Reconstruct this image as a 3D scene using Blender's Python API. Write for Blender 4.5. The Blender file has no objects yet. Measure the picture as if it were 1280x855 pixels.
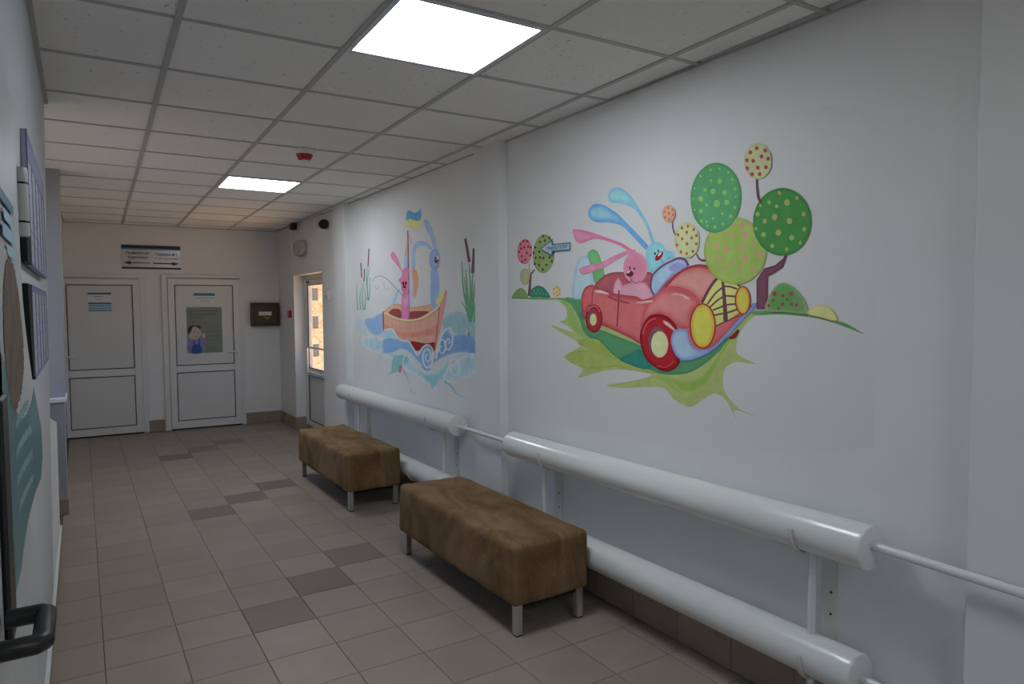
import bpy, bmesh, math, random
import numpy as np
from mathutils import Vector, Matrix, noise
from mathutils.geometry import delaunay_2d_cdt

random.seed(7)
S = bpy.context.scene
COL = S.collection
PI = math.pi

# ------------------------------------------------------------------ camera
cam_d = bpy.data.cameras.new('camera')
cam_d.lens = 24.0
cam_d.sensor_width = 36.0
cam_d.clip_start = 0.02
cam_d.clip_end = 400
cam = bpy.data.objects.new('camera', cam_d)
COL.objects.link(cam)
YAW, PITCH, ROLL = math.radians(32.275), math.radians(-2.943), math.radians(-0.354)
fw = Vector((math.sin(YAW) * math.cos(PITCH), math.cos(YAW) * math.cos(PITCH), math.sin(PITCH)))
rt = Vector((math.cos(YAW), -math.sin(YAW), 0))
up = rt.cross(fw)
rt2 = math.cos(ROLL) * rt + math.sin(ROLL) * up
up2 = -math.sin(ROLL) * rt + math.cos(ROLL) * up
rot = Matrix((rt2, up2, -fw)).transposed().to_4x4()
cam.matrix_world = Matrix.Translation((0, 0, 1.5458)) @ rot
S.camera = cam

# ------------------------------------------------------------------ world, sun, exposure
S.view_settings.view_transform = 'Standard'
S.view_settings.look = 'None'
S.view_settings.gamma = 1.0
S.view_settings.use_curve_mapping = False
S.view_settings.exposure = 0.34
W = bpy.data.worlds.new('sky')
S.world = W
W.use_nodes = True
wn = W.node_tree.nodes
wn.clear()
w_out = wn.new('ShaderNodeOutputWorld')
w_bg = wn.new('ShaderNodeBackground')
w_sky = wn.new('ShaderNodeTexSky')
w_sky.sky_type = 'NISHITA'
w_sky.sun_disc = False
w_sky.sun_elevation = math.radians(62)
w_sky.ozone_density = 2.5
w_sky.sun_rotation = math.radians(180)
w_bg.inputs['Strength'].default_value = 0.16
W.node_tree.links.new(w_sky.outputs[0], w_bg.inputs[0])
W.node_tree.links.new(w_bg.outputs[0], w_out.inputs[0])
sun_d = bpy.data.lights.new('sun', 'SUN')
sun_d.energy = 13.0
sun_d.color = (1.0, 0.87, 0.70)
sun_d.angle = math.radians(0.6)
sun = bpy.data.objects.new('sun', sun_d)
COL.objects.link(sun)
sun.location = (-20, -40, 40)
sun.rotation_euler = Vector((0.005, 0.42, -0.90)).to_track_quat('-Z', 'Y').to_euler()
PANEL_POWER = 12.0            # radiance of the LED ceiling panels
PANEL_TINT = (0.90, 0.98, 1.04)

# ------------------------------------------------------------------ key dimensions (metres; camera stands at x=0, y=0)
H = 2.582                     # ceiling
XR = 2.295                    # right wall
XP = 2.237                    # face of its pilasters
EY, EM = 9.66, -0.0354        # end wall: y = EY + EM*x


def lin(c):
    return tuple(v / 12.92 if v <= 0.04045 else ((v + 0.055) / 1.055) ** 2.4 for v in c)


def paint_lin(rgb, k=1.0):
    return tuple(min(0.9, v * k) for v in lin([c / 255 for c in rgb]))


# ------------------------------------------------------------------ materials
def base_mat(name):
    m = bpy.data.materials.new(name)
    m.use_nodes = True
    n = m.node_tree.nodes
    return m, n, m.node_tree.links, n['Principled BSDF']


def mat(name, col, rough=0.6, metal=0.0, var=0.04, scale=8.0, bump=0.0, bscale=60.0, spec=0.5, coat=0.0, detail=4.0, stretch=None, rand=0.0):
    """colour with a soft noise variation, fine relief and, if rand, a shade that differs from object to object"""
    m, n, L, b = base_mat(name)
    tc = n.new('ShaderNodeTexCoord')
    src = tc.outputs['Object']
    if stretch:
        mp = n.new('ShaderNodeMapping')
        mp.inputs['Scale'].default_value = stretch
        L.new(src, mp.inputs[0])
        src = mp.outputs[0]
    nz = n.new('ShaderNodeTexNoise')
    nz.inputs['Scale'].default_value = scale
    nz.inputs['Detail'].default_value = detail
    L.new(src, nz.inputs['Vector'])
    rp = n.new('ShaderNodeValToRGB')
    lo = tuple(max(0, c * (1 - var)) for c in col)
    hi = tuple(min(1, c * (1 + var)) for c in col)
    rp.color_ramp.elements[0].position = 0.3
    rp.color_ramp.elements[1].position = 0.7
    rp.color_ramp.elements[0].color = (*lo, 1)
    rp.color_ramp.elements[1].color = (*hi, 1)
    L.new(nz.outputs['Fac'], rp.inputs[0])
    out = rp.outputs[0]
    if rand:
        oi = n.new('ShaderNodeObjectInfo')
        mr = n.new('ShaderNodeMapRange')
        mr.inputs['To Min'].default_value = 1 - rand
        mr.inputs['To Max'].default_value = 1 + rand
        L.new(oi.outputs['Random'], mr.inputs[0])
        mx = n.new('ShaderNodeMix')
        mx.data_type = 'RGBA'
        mx.blend_type = 'MULTIPLY'
        mx.inputs['Factor'].default_value = 1
        L.new(out, mx.inputs[6])
        L.new(mr.outputs[0], mx.inputs[7])
        out = mx.outputs[2]
    L.new(out, b.inputs['Base Color'])
    b.inputs['Roughness'].default_value = rough
    b.inputs['Metallic'].default_value = metal
    b.inputs['Specular IOR Level'].default_value = spec
    b.inputs['Coat Weight'].default_value = coat
    if bump:
        n2 = n.new('ShaderNodeTexNoise')
        n2.inputs['Scale'].default_value = bscale
        n2.inputs['Detail'].default_value = 3
        L.new(src, n2.inputs['Vector'])
        bp = n.new('ShaderNodeBump')
        bp.inputs['Strength'].default_value = bump
        bp.inputs['Distance'].default_value = 0.004
        L.new(n2.outputs['Fac'], bp.inputs['Height'])
        L.new(bp.outputs[0], b.inputs['Normal'])
    return m


def emit_mat(name, col, power):
    m, n, L, b = base_mat(name)
    b.inputs['Base Color'].default_value = (0.8, 0.8, 0.8, 1)
    b.inputs['Emission Color'].default_value = (*col, 1)
    b.inputs['Emission Strength'].default_value = power
    return m


def glass_mat():
    m, n, L, b = base_mat('clear_glass')
    n.remove(b)
    tr = n.new('ShaderNodeBsdfTransparent')
    gl = n.new('ShaderNodeBsdfGlossy')
    gl.inputs['Roughness'].default_value = 0.02
    fr = n.new('ShaderNodeFresnel')
    fr.inputs['IOR'].default_value = 1.45
    mx = n.new('ShaderNodeMixShader')
    ge = n.new('ShaderNodeNewGeometry')
    sb = n.new('ShaderNodeMath')
    sb.operation = 'SUBTRACT'
    sb.inputs[0].default_value = 1.0
    L.new(ge.outputs['Backfacing'], sb.inputs[1])
    ml = n.new('ShaderNodeMath')
    ml.operation = 'MULTIPLY'
    L.new(fr.outputs[0], ml.inputs[0])
    L.new(sb.outputs[0], ml.inputs[1])
    L.new(ml.outputs[0], mx.inputs[0])
    L.new(tr.outputs[0], mx.inputs[1])
    L.new(gl.outputs[0], mx.inputs[2])
    L.new(mx.outputs[0], n['Material Output'].inputs[0])
    return m


def ceiling_tile_mat():
    m, n, L, b = base_mat('mineral_fibre_tile')
    tc = n.new('ShaderNodeTexCoord')
    oi = n.new('ShaderNodeObjectInfo')
    off = n.new('ShaderNodeVectorMath')
    off.operation = 'MULTIPLY_ADD'
    off.inputs[1].default_value = (1, 1, 1)
    L.new(tc.outputs['Object'], off.inputs[0])
    mulr = n.new('ShaderNodeMath')
    mulr.operation = 'MULTIPLY'
    mulr.inputs[1].default_value = 40
    L.new(oi.outputs['Random'], mulr.inputs[0])
    L.new(mulr.outputs[0], off.inputs[2])
    mp = n.new('ShaderNodeMapping')
    mp.inputs['Scale'].default_value = (1.0, 0.45, 1)
    L.new(off.outputs[0], mp.inputs[0])
    fl = n.new('ShaderNodeTexNoise')
    fl.inputs['Scale'].default_value = 75
    fl.inputs['Detail'].default_value = 2
    L.new(mp.outputs[0], fl.inputs['Vector'])
    r = n.new('ShaderNodeValToRGB')
    r.color_ramp.elements[0].position = 0.25
    r.color_ramp.elements[1].position = 0.33
    r.color_ramp.elements[0].color = (0.50, 0.49, 0.47, 1)
    r.color_ramp.elements[1].color = (0.89, 0.88, 0.86, 1)
    L.new(fl.outputs['Fac'], r.inputs[0])
    mr = n.new('ShaderNodeMapRange')
    mr.inputs['To Min'].default_value = 0.95
    mr.inputs['To Max'].default_value = 1.0
    L.new(oi.outputs['Random'], mr.inputs[0])
    mx = n.new('ShaderNodeMix')
    mx.data_type = 'RGBA'
    mx.blend_type = 'MULTIPLY'
    mx.inputs['Factor'].default_value = 1
    L.new(r.outputs[0], mx.inputs[6])
    L.new(mr.outputs[0], mx.inputs[7])
    L.new(mx.outputs[2], b.inputs['Base Color'])
    b.inputs['Roughness'].default_value = 0.95
    b.inputs['Specular IOR Level'].default_value = 0.1
    bp = n.new('ShaderNodeBump')
    bp.inputs['Strength'].default_value = 0.4
    bp.inputs['Distance'].default_value = 0.003
    L.new(r.outputs[0], bp.inputs['Height'])
    L.new(bp.outputs[0], b.inputs['Normal'])
    return m


def floor_tile_mat(name, col, rough=0.42):
    m, n, L, b = base_mat(name)
    tc = n.new('ShaderNodeTexCoord')
    oi = n.new('ShaderNodeObjectInfo')
    off = n.new('ShaderNodeVectorMath')
    off.operation = 'MULTIPLY_ADD'
    off.inputs[1].default_value = (1, 1, 1)
    mulr = n.new('ShaderNodeMath')
    mulr.operation = 'MULTIPLY'
    mulr.inputs[1].default_value = 31
    L.new(oi.outputs['Random'], mulr.inputs[0])
    L.new(tc.outputs['Object'], off.inputs[0])
    L.new(mulr.outputs[0], off.inputs[2])
    big = n.new('ShaderNodeTexNoise')
    big.inputs['Scale'].default_value = 4
    L.new(off.outputs[0], big.inputs['Vector'])
    fine = n.new('ShaderNodeTexNoise')
    fine.inputs['Scale'].default_value = 160
    fine.inputs['Detail'].default_value = 2
    L.new(off.outputs[0], fine.inputs['Vector'])
    ad = n.new('ShaderNodeMath')
    ad.operation = 'MULTIPLY_ADD'
    ad.inputs[1].default_value = 0.55
    L.new(fine.outputs['Fac'], ad.inputs[0])
    L.new(big.outputs['Fac'], ad.inputs[2])
    r = n.new('ShaderNodeValToRGB')
    r.color_ramp.elements[0].position = 0.55
    r.color_ramp.elements[1].position = 1.0
    r.color_ramp.elements[0].color = (*[c * 0.93 for c in col], 1)
    r.color_ramp.elements[1].color = (*[c * 1.07 for c in col], 1)
    L.new(ad.outputs[0], r.inputs[0])
    mr = n.new('ShaderNodeMapRange')
    mr.inputs['To Min'].default_value = 0.93
    mr.inputs['To Max'].default_value = 1.06
    L.new(oi.outputs['Random'], mr.inputs[0])
    mx = n.new('ShaderNodeMix')
    mx.data_type = 'RGBA'
    mx.blend_type = 'MULTIPLY'
    mx.inputs['Factor'].default_value = 1
    L.new(r.outputs[0], mx.inputs[6])
    L.new(mr.outputs[0], mx.inputs[7])
    L.new(mx.outputs[2], b.inputs['Base Color'])
    rr = n.new('ShaderNodeMapRange')
    rr.inputs['To Min'].default_value = rough - 0.05
    rr.inputs['To Max'].default_value = rough + 0.1
    L.new(big.outputs['Fac'], rr.inputs[0])
    L.new(rr.outputs[0], b.inputs['Roughness'])
    b.inputs['Specular IOR Level'].default_value = 0.38
    return m


def suede_mat():
    m, n, L, b = base_mat('brown_suede')
    tc = n.new('ShaderNodeTexCoord')
    mp = n.new('ShaderNodeMapping')
    mp.inputs['Scale'].default_value = (1.0, 0.55, 0.5)
    L.new(tc.outputs['Object'], mp.inputs[0])
    n1 = n.new('ShaderNodeTexNoise')
    n1.inputs['Scale'].default_value = 5.5
    n1.inputs['Detail'].default_value = 8
    n1.inputs['Roughness'].default_value = 0.62
    n1.inputs['Distortion'].default_value = 0.8
    L.new(mp.outputs[0], n1.inputs['Vector'])
    n2 = n.new('ShaderNodeTexNoise')
    n2.inputs['Scale'].default_value = 130
    n2.inputs['Detail'].default_value = 3
    L.new(mp.outputs[0], n2.inputs['Vector'])
    ad = n.new('ShaderNodeMath')
    ad.operation = 'MULTIPLY_ADD'
    ad.inputs[1].default_value = 0.3
    L.new(n2.outputs['Fac'], ad.inputs[0])
    L.new(n1.outputs['Fac'], ad.inputs[2])
    r = n.new('ShaderNodeValToRGB')
    r.color_ramp.elements[0].position = 0.45
    r.color_ramp.elements[1].position = 0.85
    r.color_ramp.elements[0].color = (0.116, 0.062, 0.019, 1)
    r.color_ramp.elements[1].color = (0.300, 0.190, 0.104, 1)
    L.new(ad.outputs[0], r.inputs[0])
    L.new(r.outputs[0], b.inputs['Base Color'])
    b.inputs['Roughness'].default_value = 0.95
    b.inputs['Specular IOR Level'].default_value = 0.15
    b.inputs['Sheen Weight'].default_value = 0.12
    b.inputs['Sheen Roughness'].default_value = 0.5
    b.inputs['Sheen Tint'].default_value = (0.6, 0.45, 0.32, 1)
    bp = n.new('ShaderNodeBump')
    bp.inputs['Strength'].default_value = 0.35
    bp.inputs['Distance'].default_value = 0.004
    L.new(ad.outputs[0], bp.inputs['Height'])
    L.new(bp.outputs[0], b.inputs['Normal'])
    return m


def paint_mat():
    """wall paint of the murals: the pigment is stored per vertex, brushed by a fine noise"""
    m, n, L, b = base_mat('mural_paint')
    at = n.new('ShaderNodeAttribute')
    at.attribute_name = 'pigment'
    tc = n.new('ShaderNodeTexCoord')
    mp = n.new('ShaderNodeMapping')
    mp.inputs['Scale'].default_value = (1, 1, 2.2)
    L.new(tc.outputs['Object'], mp.inputs[0])
    nz = n.new('ShaderNodeTexNoise')
    nz.inputs['Scale'].default_value = 22
    nz.inputs['Detail'].default_value = 6
    L.new(mp.outputs[0], nz.inputs['Vector'])
    mr = n.new('ShaderNodeMapRange')
    mr.inputs['To Min'].default_value = 0.90
    mr.inputs['To Max'].default_value = 1.08
    L.new(nz.outputs['Fac'], mr.inputs[0])
    mx = n.new('ShaderNodeMix')
    mx.data_type = 'RGBA'
    mx.blend_type = 'MULTIPLY'
    mx.inputs['Factor'].default_value = 1
    L.new(at.outputs['Color'], mx.inputs[6])
    L.new(mr.outputs[0], mx.inputs[7])
    L.new(mx.outputs[2], b.inputs['Base Color'])
    b.inputs['Roughness'].default_value = 0.75
    b.inputs['Specular IOR Level'].default_value = 0.25
    return m


def facade_mat():
    m, n, L, b = base_mat('mottled_brick')
    tc = n.new('ShaderNodeTexCoord')
    mp = n.new('ShaderNodeMapping')
    mp.inputs['Rotation'].default_value = (PI / 2, 0, 0)
    L.new(tc.outputs['Object'], mp.inputs[0])
    br = n.new('ShaderNodeTexBrick')
    br.inputs['Scale'].default_value = 0.9
    br.inputs['Color1'].default_value = (0.46, 0.20, 0.085, 1)
    br.inputs['Color2'].default_value = (0.52, 0.37, 0.22, 1)
    br.inputs['Mortar'].default_value = (0.50, 0.42, 0.33, 1)
    L.new(mp.outputs[0], br.inputs['Vector'])
    L.new(br.outputs[0], b.inputs['Base Color'])
    b.inputs['Roughness'].default_value = 0.9
    return m


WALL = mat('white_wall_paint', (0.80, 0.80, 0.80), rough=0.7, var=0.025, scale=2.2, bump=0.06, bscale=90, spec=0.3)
WALL_L = mat('white_wall_paint_dimmed', (0.56, 0.565, 0.585), rough=0.7, var=0.025, scale=2.2, bump=0.06, bscale=90, spec=0.3)  # left wall's white paint, darkened to imitate lens fall-off at the left edge
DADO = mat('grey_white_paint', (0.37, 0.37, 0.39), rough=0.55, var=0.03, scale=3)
TEE = mat('grey_ceiling_tee', (0.46, 0.46, 0.45), rough=0.5, var=0.04, scale=5)
TILE_C = ceiling_tile_mat()
TILE_F = floor_tile_mat('beige_porcelain', (0.345, 0.285, 0.235))
TILE_D = floor_tile_mat('taupe_porcelain', (0.215, 0.177, 0.157))
TILE_B = floor_tile_mat('brown_skirting_tile', (0.33, 0.262, 0.205), 0.28)
GROUT = mat('dark_grout', (0.14, 0.115, 0.10), rough=0.9, var=0.15, scale=30)
PVC = mat('white_pvc', (0.74, 0.73, 0.72), rough=0.35, var=0.015, scale=3)
PVC2 = mat('white_pvc_panel', (0.70, 0.69, 0.68), rough=0.40, var=0.02, scale=2)
GASKET = mat('dark_gasket', (0.075, 0.07, 0.07), rough=0.7)
BLACK = mat('black_plastic', (0.012, 0.012, 0.013), rough=0.4)
VOID = mat('dark_gap', (0.01, 0.01, 0.01), rough=0.9)
ENAMEL = mat('white_enamel', (0.78, 0.79, 0.76), rough=0.26, var=0.02, scale=6, bump=0.05, bscale=40, coat=0.3)
ENAMEL2 = mat('cream_enamel', (0.66, 0.65, 0.60), rough=0.35, var=0.05, scale=10)
SUEDE = suede_mat()
STEEL = mat('brushed_steel', (0.62, 0.63, 0.64), rough=0.32, metal=0.85, var=0.05, scale=20, stretch=(1, 1, 12))
RUBBER = mat('black_rubber', (0.02, 0.02, 0.02), rough=0.8)
RED = mat('red_plastic', (0.38, 0.012, 0.012), rough=0.35)
GREYP = mat('grey_plastic', (0.42, 0.42, 0.40), rough=0.45)
WHITEP = mat('white_plastic', (0.75, 0.75, 0.73), rough=0.4)
WOOD = mat('dark_stained_wood', (0.050, 0.024, 0.014), rough=0.45, var=0.35, scale=6, stretch=(1, 1, 8))
PAPER = mat('white_print', (0.74, 0.75, 0.77), rough=0.5)
BOARD = mat('lilac_grey_board', (0.36, 0.36, 0.43), rough=0.5)
TEAL = mat('teal_print', (0.045, 0.20, 0.30), rough=0.5)
TEALB = mat('light_blue_print', (0.33, 0.58, 0.70), rough=0.5)
NAVY = mat('navy_print', (0.018, 0.035, 0.08), rough=0.5)
BLUE = mat('blue_print', (0.03, 0.13, 0.34), rough=0.5)
INK = mat('dark_ink', (0.02, 0.02, 0.03), rough=0.6)
INK2 = mat('grey_green_ink', (0.13, 0.145, 0.12), rough=0.6)
REDINK = mat('maroon_ink', (0.20, 0.03, 0.05), rough=0.6)
POSTG = mat('sage_green_print', (0.235, 0.265, 0.215), rough=0.5, var=0.05, scale=4)
SKINP = mat('pale_skin_print', (0.62, 0.50, 0.42), rough=0.6)
HAIRP = mat('dark_hair_print', (0.05, 0.03, 0.028), rough=0.6)
SHIRT = mat('lilac_print', (0.25, 0.25, 0.52), rough=0.6)
DENIM = mat('denim_print', (0.03, 0.10, 0.34), rough=0.6)
YELLOW = mat('yellow_enamel', (0.55, 0.36, 0.05), rough=0.4)
GLASS = glass_mat()
PAINT = paint_mat()
PATCH = mat('repainted_wall', (0.785, 0.785, 0.783), rough=0.6, var=0.015, scale=1.5)
LED = emit_mat('led_diffuser', PANEL_TINT, PANEL_POWER)
ALU = mat('pale_aluminium', (0.55, 0.57, 0.60), rough=0.35, metal=0.5)
LEDFRAME = mat('pale_blue_grey_frame', (0.62, 0.65, 0.70), rough=0.4)
LILACINK = mat('lilac_ink', (0.34, 0.33, 0.46), rough=0.6)
PURPLE = mat('indigo_print', (0.16, 0.15, 0.36), rough=0.5)
BROWNPH = mat('brown_photo_print', (0.11, 0.07, 0.045), rough=0.5, var=0.5, scale=14)


# ------------------------------------------------------------------ mesh builder and object helpers
class MB:
    def __init__(s):
        s.v, s.f = [], []

    def add(s, v, f):
        o = len(s.v)
        s.v += [tuple(p) for p in v]
        s.f += [tuple(i + o for i in q) for q in f]
        return s

    def box(s, x0, x1, y0, y1, z0, z1):
        v = [(x, y, z) for z in (z0, z1) for y in (y0, y1) for x in (x0, x1)]
        return s.add(v, [(0, 2, 3, 1), (4, 5, 7, 6), (0, 1, 5, 4), (2, 6, 7, 3), (0, 4, 6, 2), (1, 3, 7, 5)])

    def bev(s, x0, x1, y0, y1, z0, z1, r):
        """box with chamfered edges"""
        xs, ys, zs = (x0, x1), (y0, y1), (z0, z1)
        pts = []
        for i in (0, 1):
            for j in (0, 1):
                for k in (0, 1):
                    x, y, z = xs[i], ys[j], zs[k]
                    sx, sy, sz = (r if i == 0 else -r), (r if j == 0 else -r), (r if k == 0 else -r)
                    pts += [(x, y + sy, z + sz), (x + sx, y, z + sz), (x + sx, y + sy, z)]
        bm = bmesh.new()
        for p in pts:
            bm.verts.new(p)
        bmesh.ops.convex_hull(bm, input=bm.verts[:])
        bm.verts.index_update()
        v = [tuple(q.co) for q in bm.verts]
        f = [tuple(q.index for q in fc.verts) for fc in bm.faces]
        bm.free()
        return s.add(v, f)

    def tube(s, pts, r, n=12, cap=True, r1=None):
        """round bar along a polyline"""
        P = [Vector(p) for p in pts]
        rings = []
        ref = None
        for i, p in enumerate(P):
            d = (P[min(i + 1, len(P) - 1)] - P[max(i - 1, 0)]).normalized()
            if ref is None:
                ref = Vector((0, 0, 1)) if abs(d.z) < 0.9 else Vector((1, 0, 0))
            a = (ref - d * ref.dot(d)).normalized()
            ref = a
            b = d.cross(a)
            rr = r if r1 is None else r + (r1 - r) * i / (len(P) - 1)
            rings.append([p + rr * (math.cos(2 * PI * k / n) * a + math.sin(2 * PI * k / n) * b) for k in range(n)])
        v = [q for R in rings for q in R]
        f = [(i * n + k, i * n + (k + 1) % n, (i + 1) * n + (k + 1) % n, (i + 1) * n + k) for i in range(len(P) - 1) for k in range(n)]
        if cap:
            f += [tuple(range(n - 1, -1, -1)), tuple((len(P) - 1) * n + k for k in range(n))]
        return s.add(v, f)

    def lathe(s, prof, c, axis='z', n=24):
        """profile [(radius, height)] turned round an axis through c"""
        v = []
        for r, h in prof:
            for k in range(n):
                a = 2 * PI * k / n
                p = (r * math.cos(a), r * math.sin(a), h)
                if axis == 'y':
                    p = (p[0], p[2], p[1])
                elif axis == 'x':
                    p = (p[2], p[0], p[1])
                v.append((c[0] + p[0], c[1] + p[1], c[2] + p[2]))
        f = [(i * n + k, i * n + (k + 1) % n, (i + 1) * n + (k + 1) % n, (i + 1) * n + k) for i in range(len(prof) - 1) for k in range(n)]
        f += [tuple(range(n)), tuple((len(prof) - 1) * n + k for k in range(n))]
        return s.add(v, f)

    def prism(s, pts, y0, y1):
        """outline in x,z pushed from y0 to y1"""
        n = len(pts)
        v = [(x, y0, z) for x, z in pts] + [(x, y1, z) for x, z in pts]
        f = [tuple(range(n)), tuple(range(2 * n - 1, n - 1, -1))] + [(i, (i + 1) % n, n + (i + 1) % n, n + i) for i in range(n)]
        return s.add(v, f)

    def build(s, name, m, parent=None, smooth=False):
        me = bpy.data.meshes.new(name)
        me.from_pydata(s.v, [], s.f)
        bm = bmesh.new()
        bm.from_mesh(me)
        bmesh.ops.recalc_face_normals(bm, faces=bm.faces[:])
        bm.to_mesh(me)
        bm.free()
        me.materials.append(m)
        if smooth:
            for p in me.polygons:
                p.use_smooth = True
            me.set_sharp_from_angle(angle=math.radians(40))
        return link(name, me, parent)


def link(name, me, parent=None):
    o = bpy.data.objects.new(name, me)
    COL.objects.link(o)
    if parent is not None:
        o.parent = parent
    return o


def tag(o, label=None, cat=None, group=None, kind=None):
    for k, v in (('label', label), ('category', cat), ('group', group), ('kind', kind)):
        if v:
            o[k] = v
    return o


def empty(name, loc=(0, 0, 0), rz=0.0, label=None, cat=None, group=None, kind=None):
    o = bpy.data.objects.new(name, None)
    COL.objects.link(o)
    o.empty_display_size = 0.1
    o.location = loc
    o.rotation_euler = (0, 0, rz)
    return tag(o, label, cat, group, kind)


def copy_tree(o, parent=None):
    c = o.copy()
    COL.objects.link(c)
    if parent is not None:
        c.parent = parent
    for ch in list(o.children):
        copy_tree(ch, c)
    return c


def box(name, m, parent, *b):
    return MB().box(*b).build(name, m, parent)


RIGHT, LEFT, END = -PI / 2, PI / 2, math.atan(EM)     # local x runs to the viewer's right along each wall, -y points into the room


def text(body, parent, cx, cz, height, m, y=-0.002, maxw=None, name='lettering', align='CENTER', bold=0.0):
    """flat lettering as a mesh in the local x,z plane, facing -y"""
    cu = bpy.data.curves.new(name, 'FONT')
    cu.body = body
    cu.align_x = align
    cu.resolution_u = 2
    cu.offset = bold
    tmp = bpy.data.objects.new('tmp', cu)
    COL.objects.link(tmp)
    dg = bpy.context.evaluated_depsgraph_get()
    me = bpy.data.meshes.new_from_object(tmp.evaluated_get(dg))
    bpy.data.objects.remove(tmp)
    n = len(me.vertices)
    co = np.empty(n * 3)
    me.vertices.foreach_get('co', co)
    co = co.reshape(-1, 3)
    k = height / 0.72
    w = (co[:, 0].max() - co[:, 0].min()) * k
    kx = k if not maxw or w < maxw else k * maxw / w
    new = np.stack([cx + co[:, 0] * kx, np.full(n, y), cz - height / 2 + co[:, 1] * k], 1)
    me.vertices.foreach_set('co', new.ravel())
    me.name = name
    me.materials.clear()
    me.materials.append(m)
    return link(name, me, parent)


# ================================================================== THE ROOM
# ---- floor: grout bed with every tile in sight a piece of its own
FX, FY, FP = 0.041, 3.044, 0.30305
floor = box('floor', GROUT, None, -0.52, 2.47, -2.6, 9.95, -0.12, -0.004)
tag(floor, kind='structure')


def row_y(j):
    return FY + FP * j if j <= 4 else FY + FP * 4 + 0.288 * (j - 4)


def tile_mesh(w, d, m, name='tile'):
    b = MB()
    e, r = 0.0016, 0.003
    o = [(e, e), (w - e, e), (w - e, d - e), (e, d - e)]
    i = [(e + r, e + r), (w - e - r, e + r), (w - e - r, d - e - r), (e + r, d - e - r)]
    v = [(x, y, -0.006) for x, y in o] + [(x, y, -0.0012) for x, y in o] + [(x, y, 0) for x, y in i]
    f = [(8, 9, 10, 11)]
    for k in range(4):
        q = (k + 1) % 4
        f += [(k, q, 4 + q, 4 + k), (4 + k, 4 + q, 8 + q, 8 + k)]
    b.add(v, f)
    me = bpy.data.meshes.new(name)
    me.from_pydata(b.v, [], b.f)
    me.materials.append(m)
    return me


DARK = {(2, 1), (3, 2), (4, 3), (2, 8), (3, 9), (4, 10), (2, 16), (3, 17), (4, 18)}
cache = {}
cols = [(-1, -0.158, FX)] + [(i, FX + FP * i, FX + FP * (i + 1)) for i in range(7)] + [(7, FX + FP * 7, XR - 0.012)]
for j in range(-6, 24):
    y0, y1 = row_y(j), row_y(j + 1)
    for i, x0, x1 in cols:
        yend = EY + EM * (x0 + x1) / 2 - 0.004
        if y0 > yend - 0.02:
            continue
        y1c = min(y1, yend)
        key = (round(x1 - x0, 4), round(y1c - y0, 4), (i, j) in DARK)
        if key not in cache:
            cache[key] = tile_mesh(x1 - x0, y1c - y0, TILE_D if key[2] else TILE_F)
        t = link('tile', cache[key], floor)
        t.location = (x0, y0, random.uniform(-0.00012, 0.00012))
        if key[2]:
            t['label'] = 'dark taupe floor tile'
rest = MB()
for j in range(-18, -6):
    for i, x0, x1 in cols:
        rest.box(x0 + 0.0016, x1 - 0.0016, row_y(j) + 0.0016, row_y(j + 1) - 0.0016, -0.006, 0)
tag(rest.build('tile', TILE_F, floor), kind='stuff')

# ---- ceiling: slab, tees and mineral tiles (the grid is turned a little against the walls)
ceiling = box('ceiling', WALL, None, -0.56, 2.52, -2.6, 9.95, H + 0.06, H + 0.25)
tag(ceiling, kind='structure')
CA = -0.0205


def on_grid(o, gx, gy, dz=0.0):
    o.location = (0.331 + gx * math.cos(CA) - gy * math.sin(CA), 2.743 + gx * math.sin(CA) + gy * math.cos(CA), H + dz)
    o.rotation_euler = (0, 0, CA)
    return o


cmesh = {}
LIGHTS = {(1, -1), (1, 5), (1, -7)}
GX = [(-2, -0.8, -0.6), (-1, -0.6, 0), (0, 0, 0.6), (1, 0.6, 1.2), (2, 1.2, 1.8), (3, 1.8, 1.965)]


def ctile(w, d):
    key = (round(w, 3), round(d, 3))
    if key not in cmesh:
        b = MB().box(0.006, w - 0.006, 0.006, d - 0.006, 0.004, 0.018)
        me = bpy.data.meshes.new('ceiling_tile')
        me.from_pydata(b.v, [], b.f)
        me.materials.append(TILE_C)
        cmesh[key] = me
    return cmesh[key]


for j in range(-8, 12):
    for i, gx0, gx1 in GX:
        if i < -1 and not 1 <= j <= 6:
            continue
        gx1e = gx1
        if i == 3:                                        # cut tile along the right wall
            gx1e = min(gx1 + 0.06, (XR - 0.331) + 0.0205 * (0.6 * j + 0.3))
        if (i, j) not in LIGHTS:
            on_grid(link('ceiling_tile', ctile(gx1e - gx0, 0.6 if j < 11 else 0.42), ceiling), gx0, 0.6 * j, random.uniform(0, 0.0012))
        key = ('cross', i)
        if key not in cmesh:
            e = gx1 if i < 3 else gx1 + 0.05
            t = MB().box(0.012, e - gx0 - 0.012, -0.011, 0.011, 0, 0.012).build('cross_tee', TEE, ceiling)
            cmesh[key] = t.data
        else:
            t = link('cross_tee', cmesh[key], ceiling)
        on_grid(t, gx0, 0.6 * j, 0.0005)
for i in range(-1, 4):
    on_grid(MB().box(-0.012, 0.012, -5.2, 6.92, -0.001, 0.012).build('main_tee', TEE, ceiling), 0.6 * i, 0)
tr = MB()
tr.add([(-0.128, -2.5, H - 0.006), (-0.102, -2.5, H - 0.006), (-0.102, 4.19, H - 0.006), (-0.128, 4.19, H - 0.006),
        (-0.128, -2.5, H + 0.01), (-0.102, -2.5, H + 0.01), (-0.102, 4.19, H + 0.01), (-0.128, 4.19, H + 0.01)],
       [(0, 1, 2, 3), (7, 6, 5, 4), (0, 4, 5, 1), (1, 5, 6, 2), (2, 6, 7, 3), (3, 7, 4, 0)])
tag(tr.build('trim_1', TEE), kind='structure')
tag(box('trim_2', TEE, None, XR - 0.010, XR, -2.5, 9.6, H - 0.003, H + 0.004), kind='structure')
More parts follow.
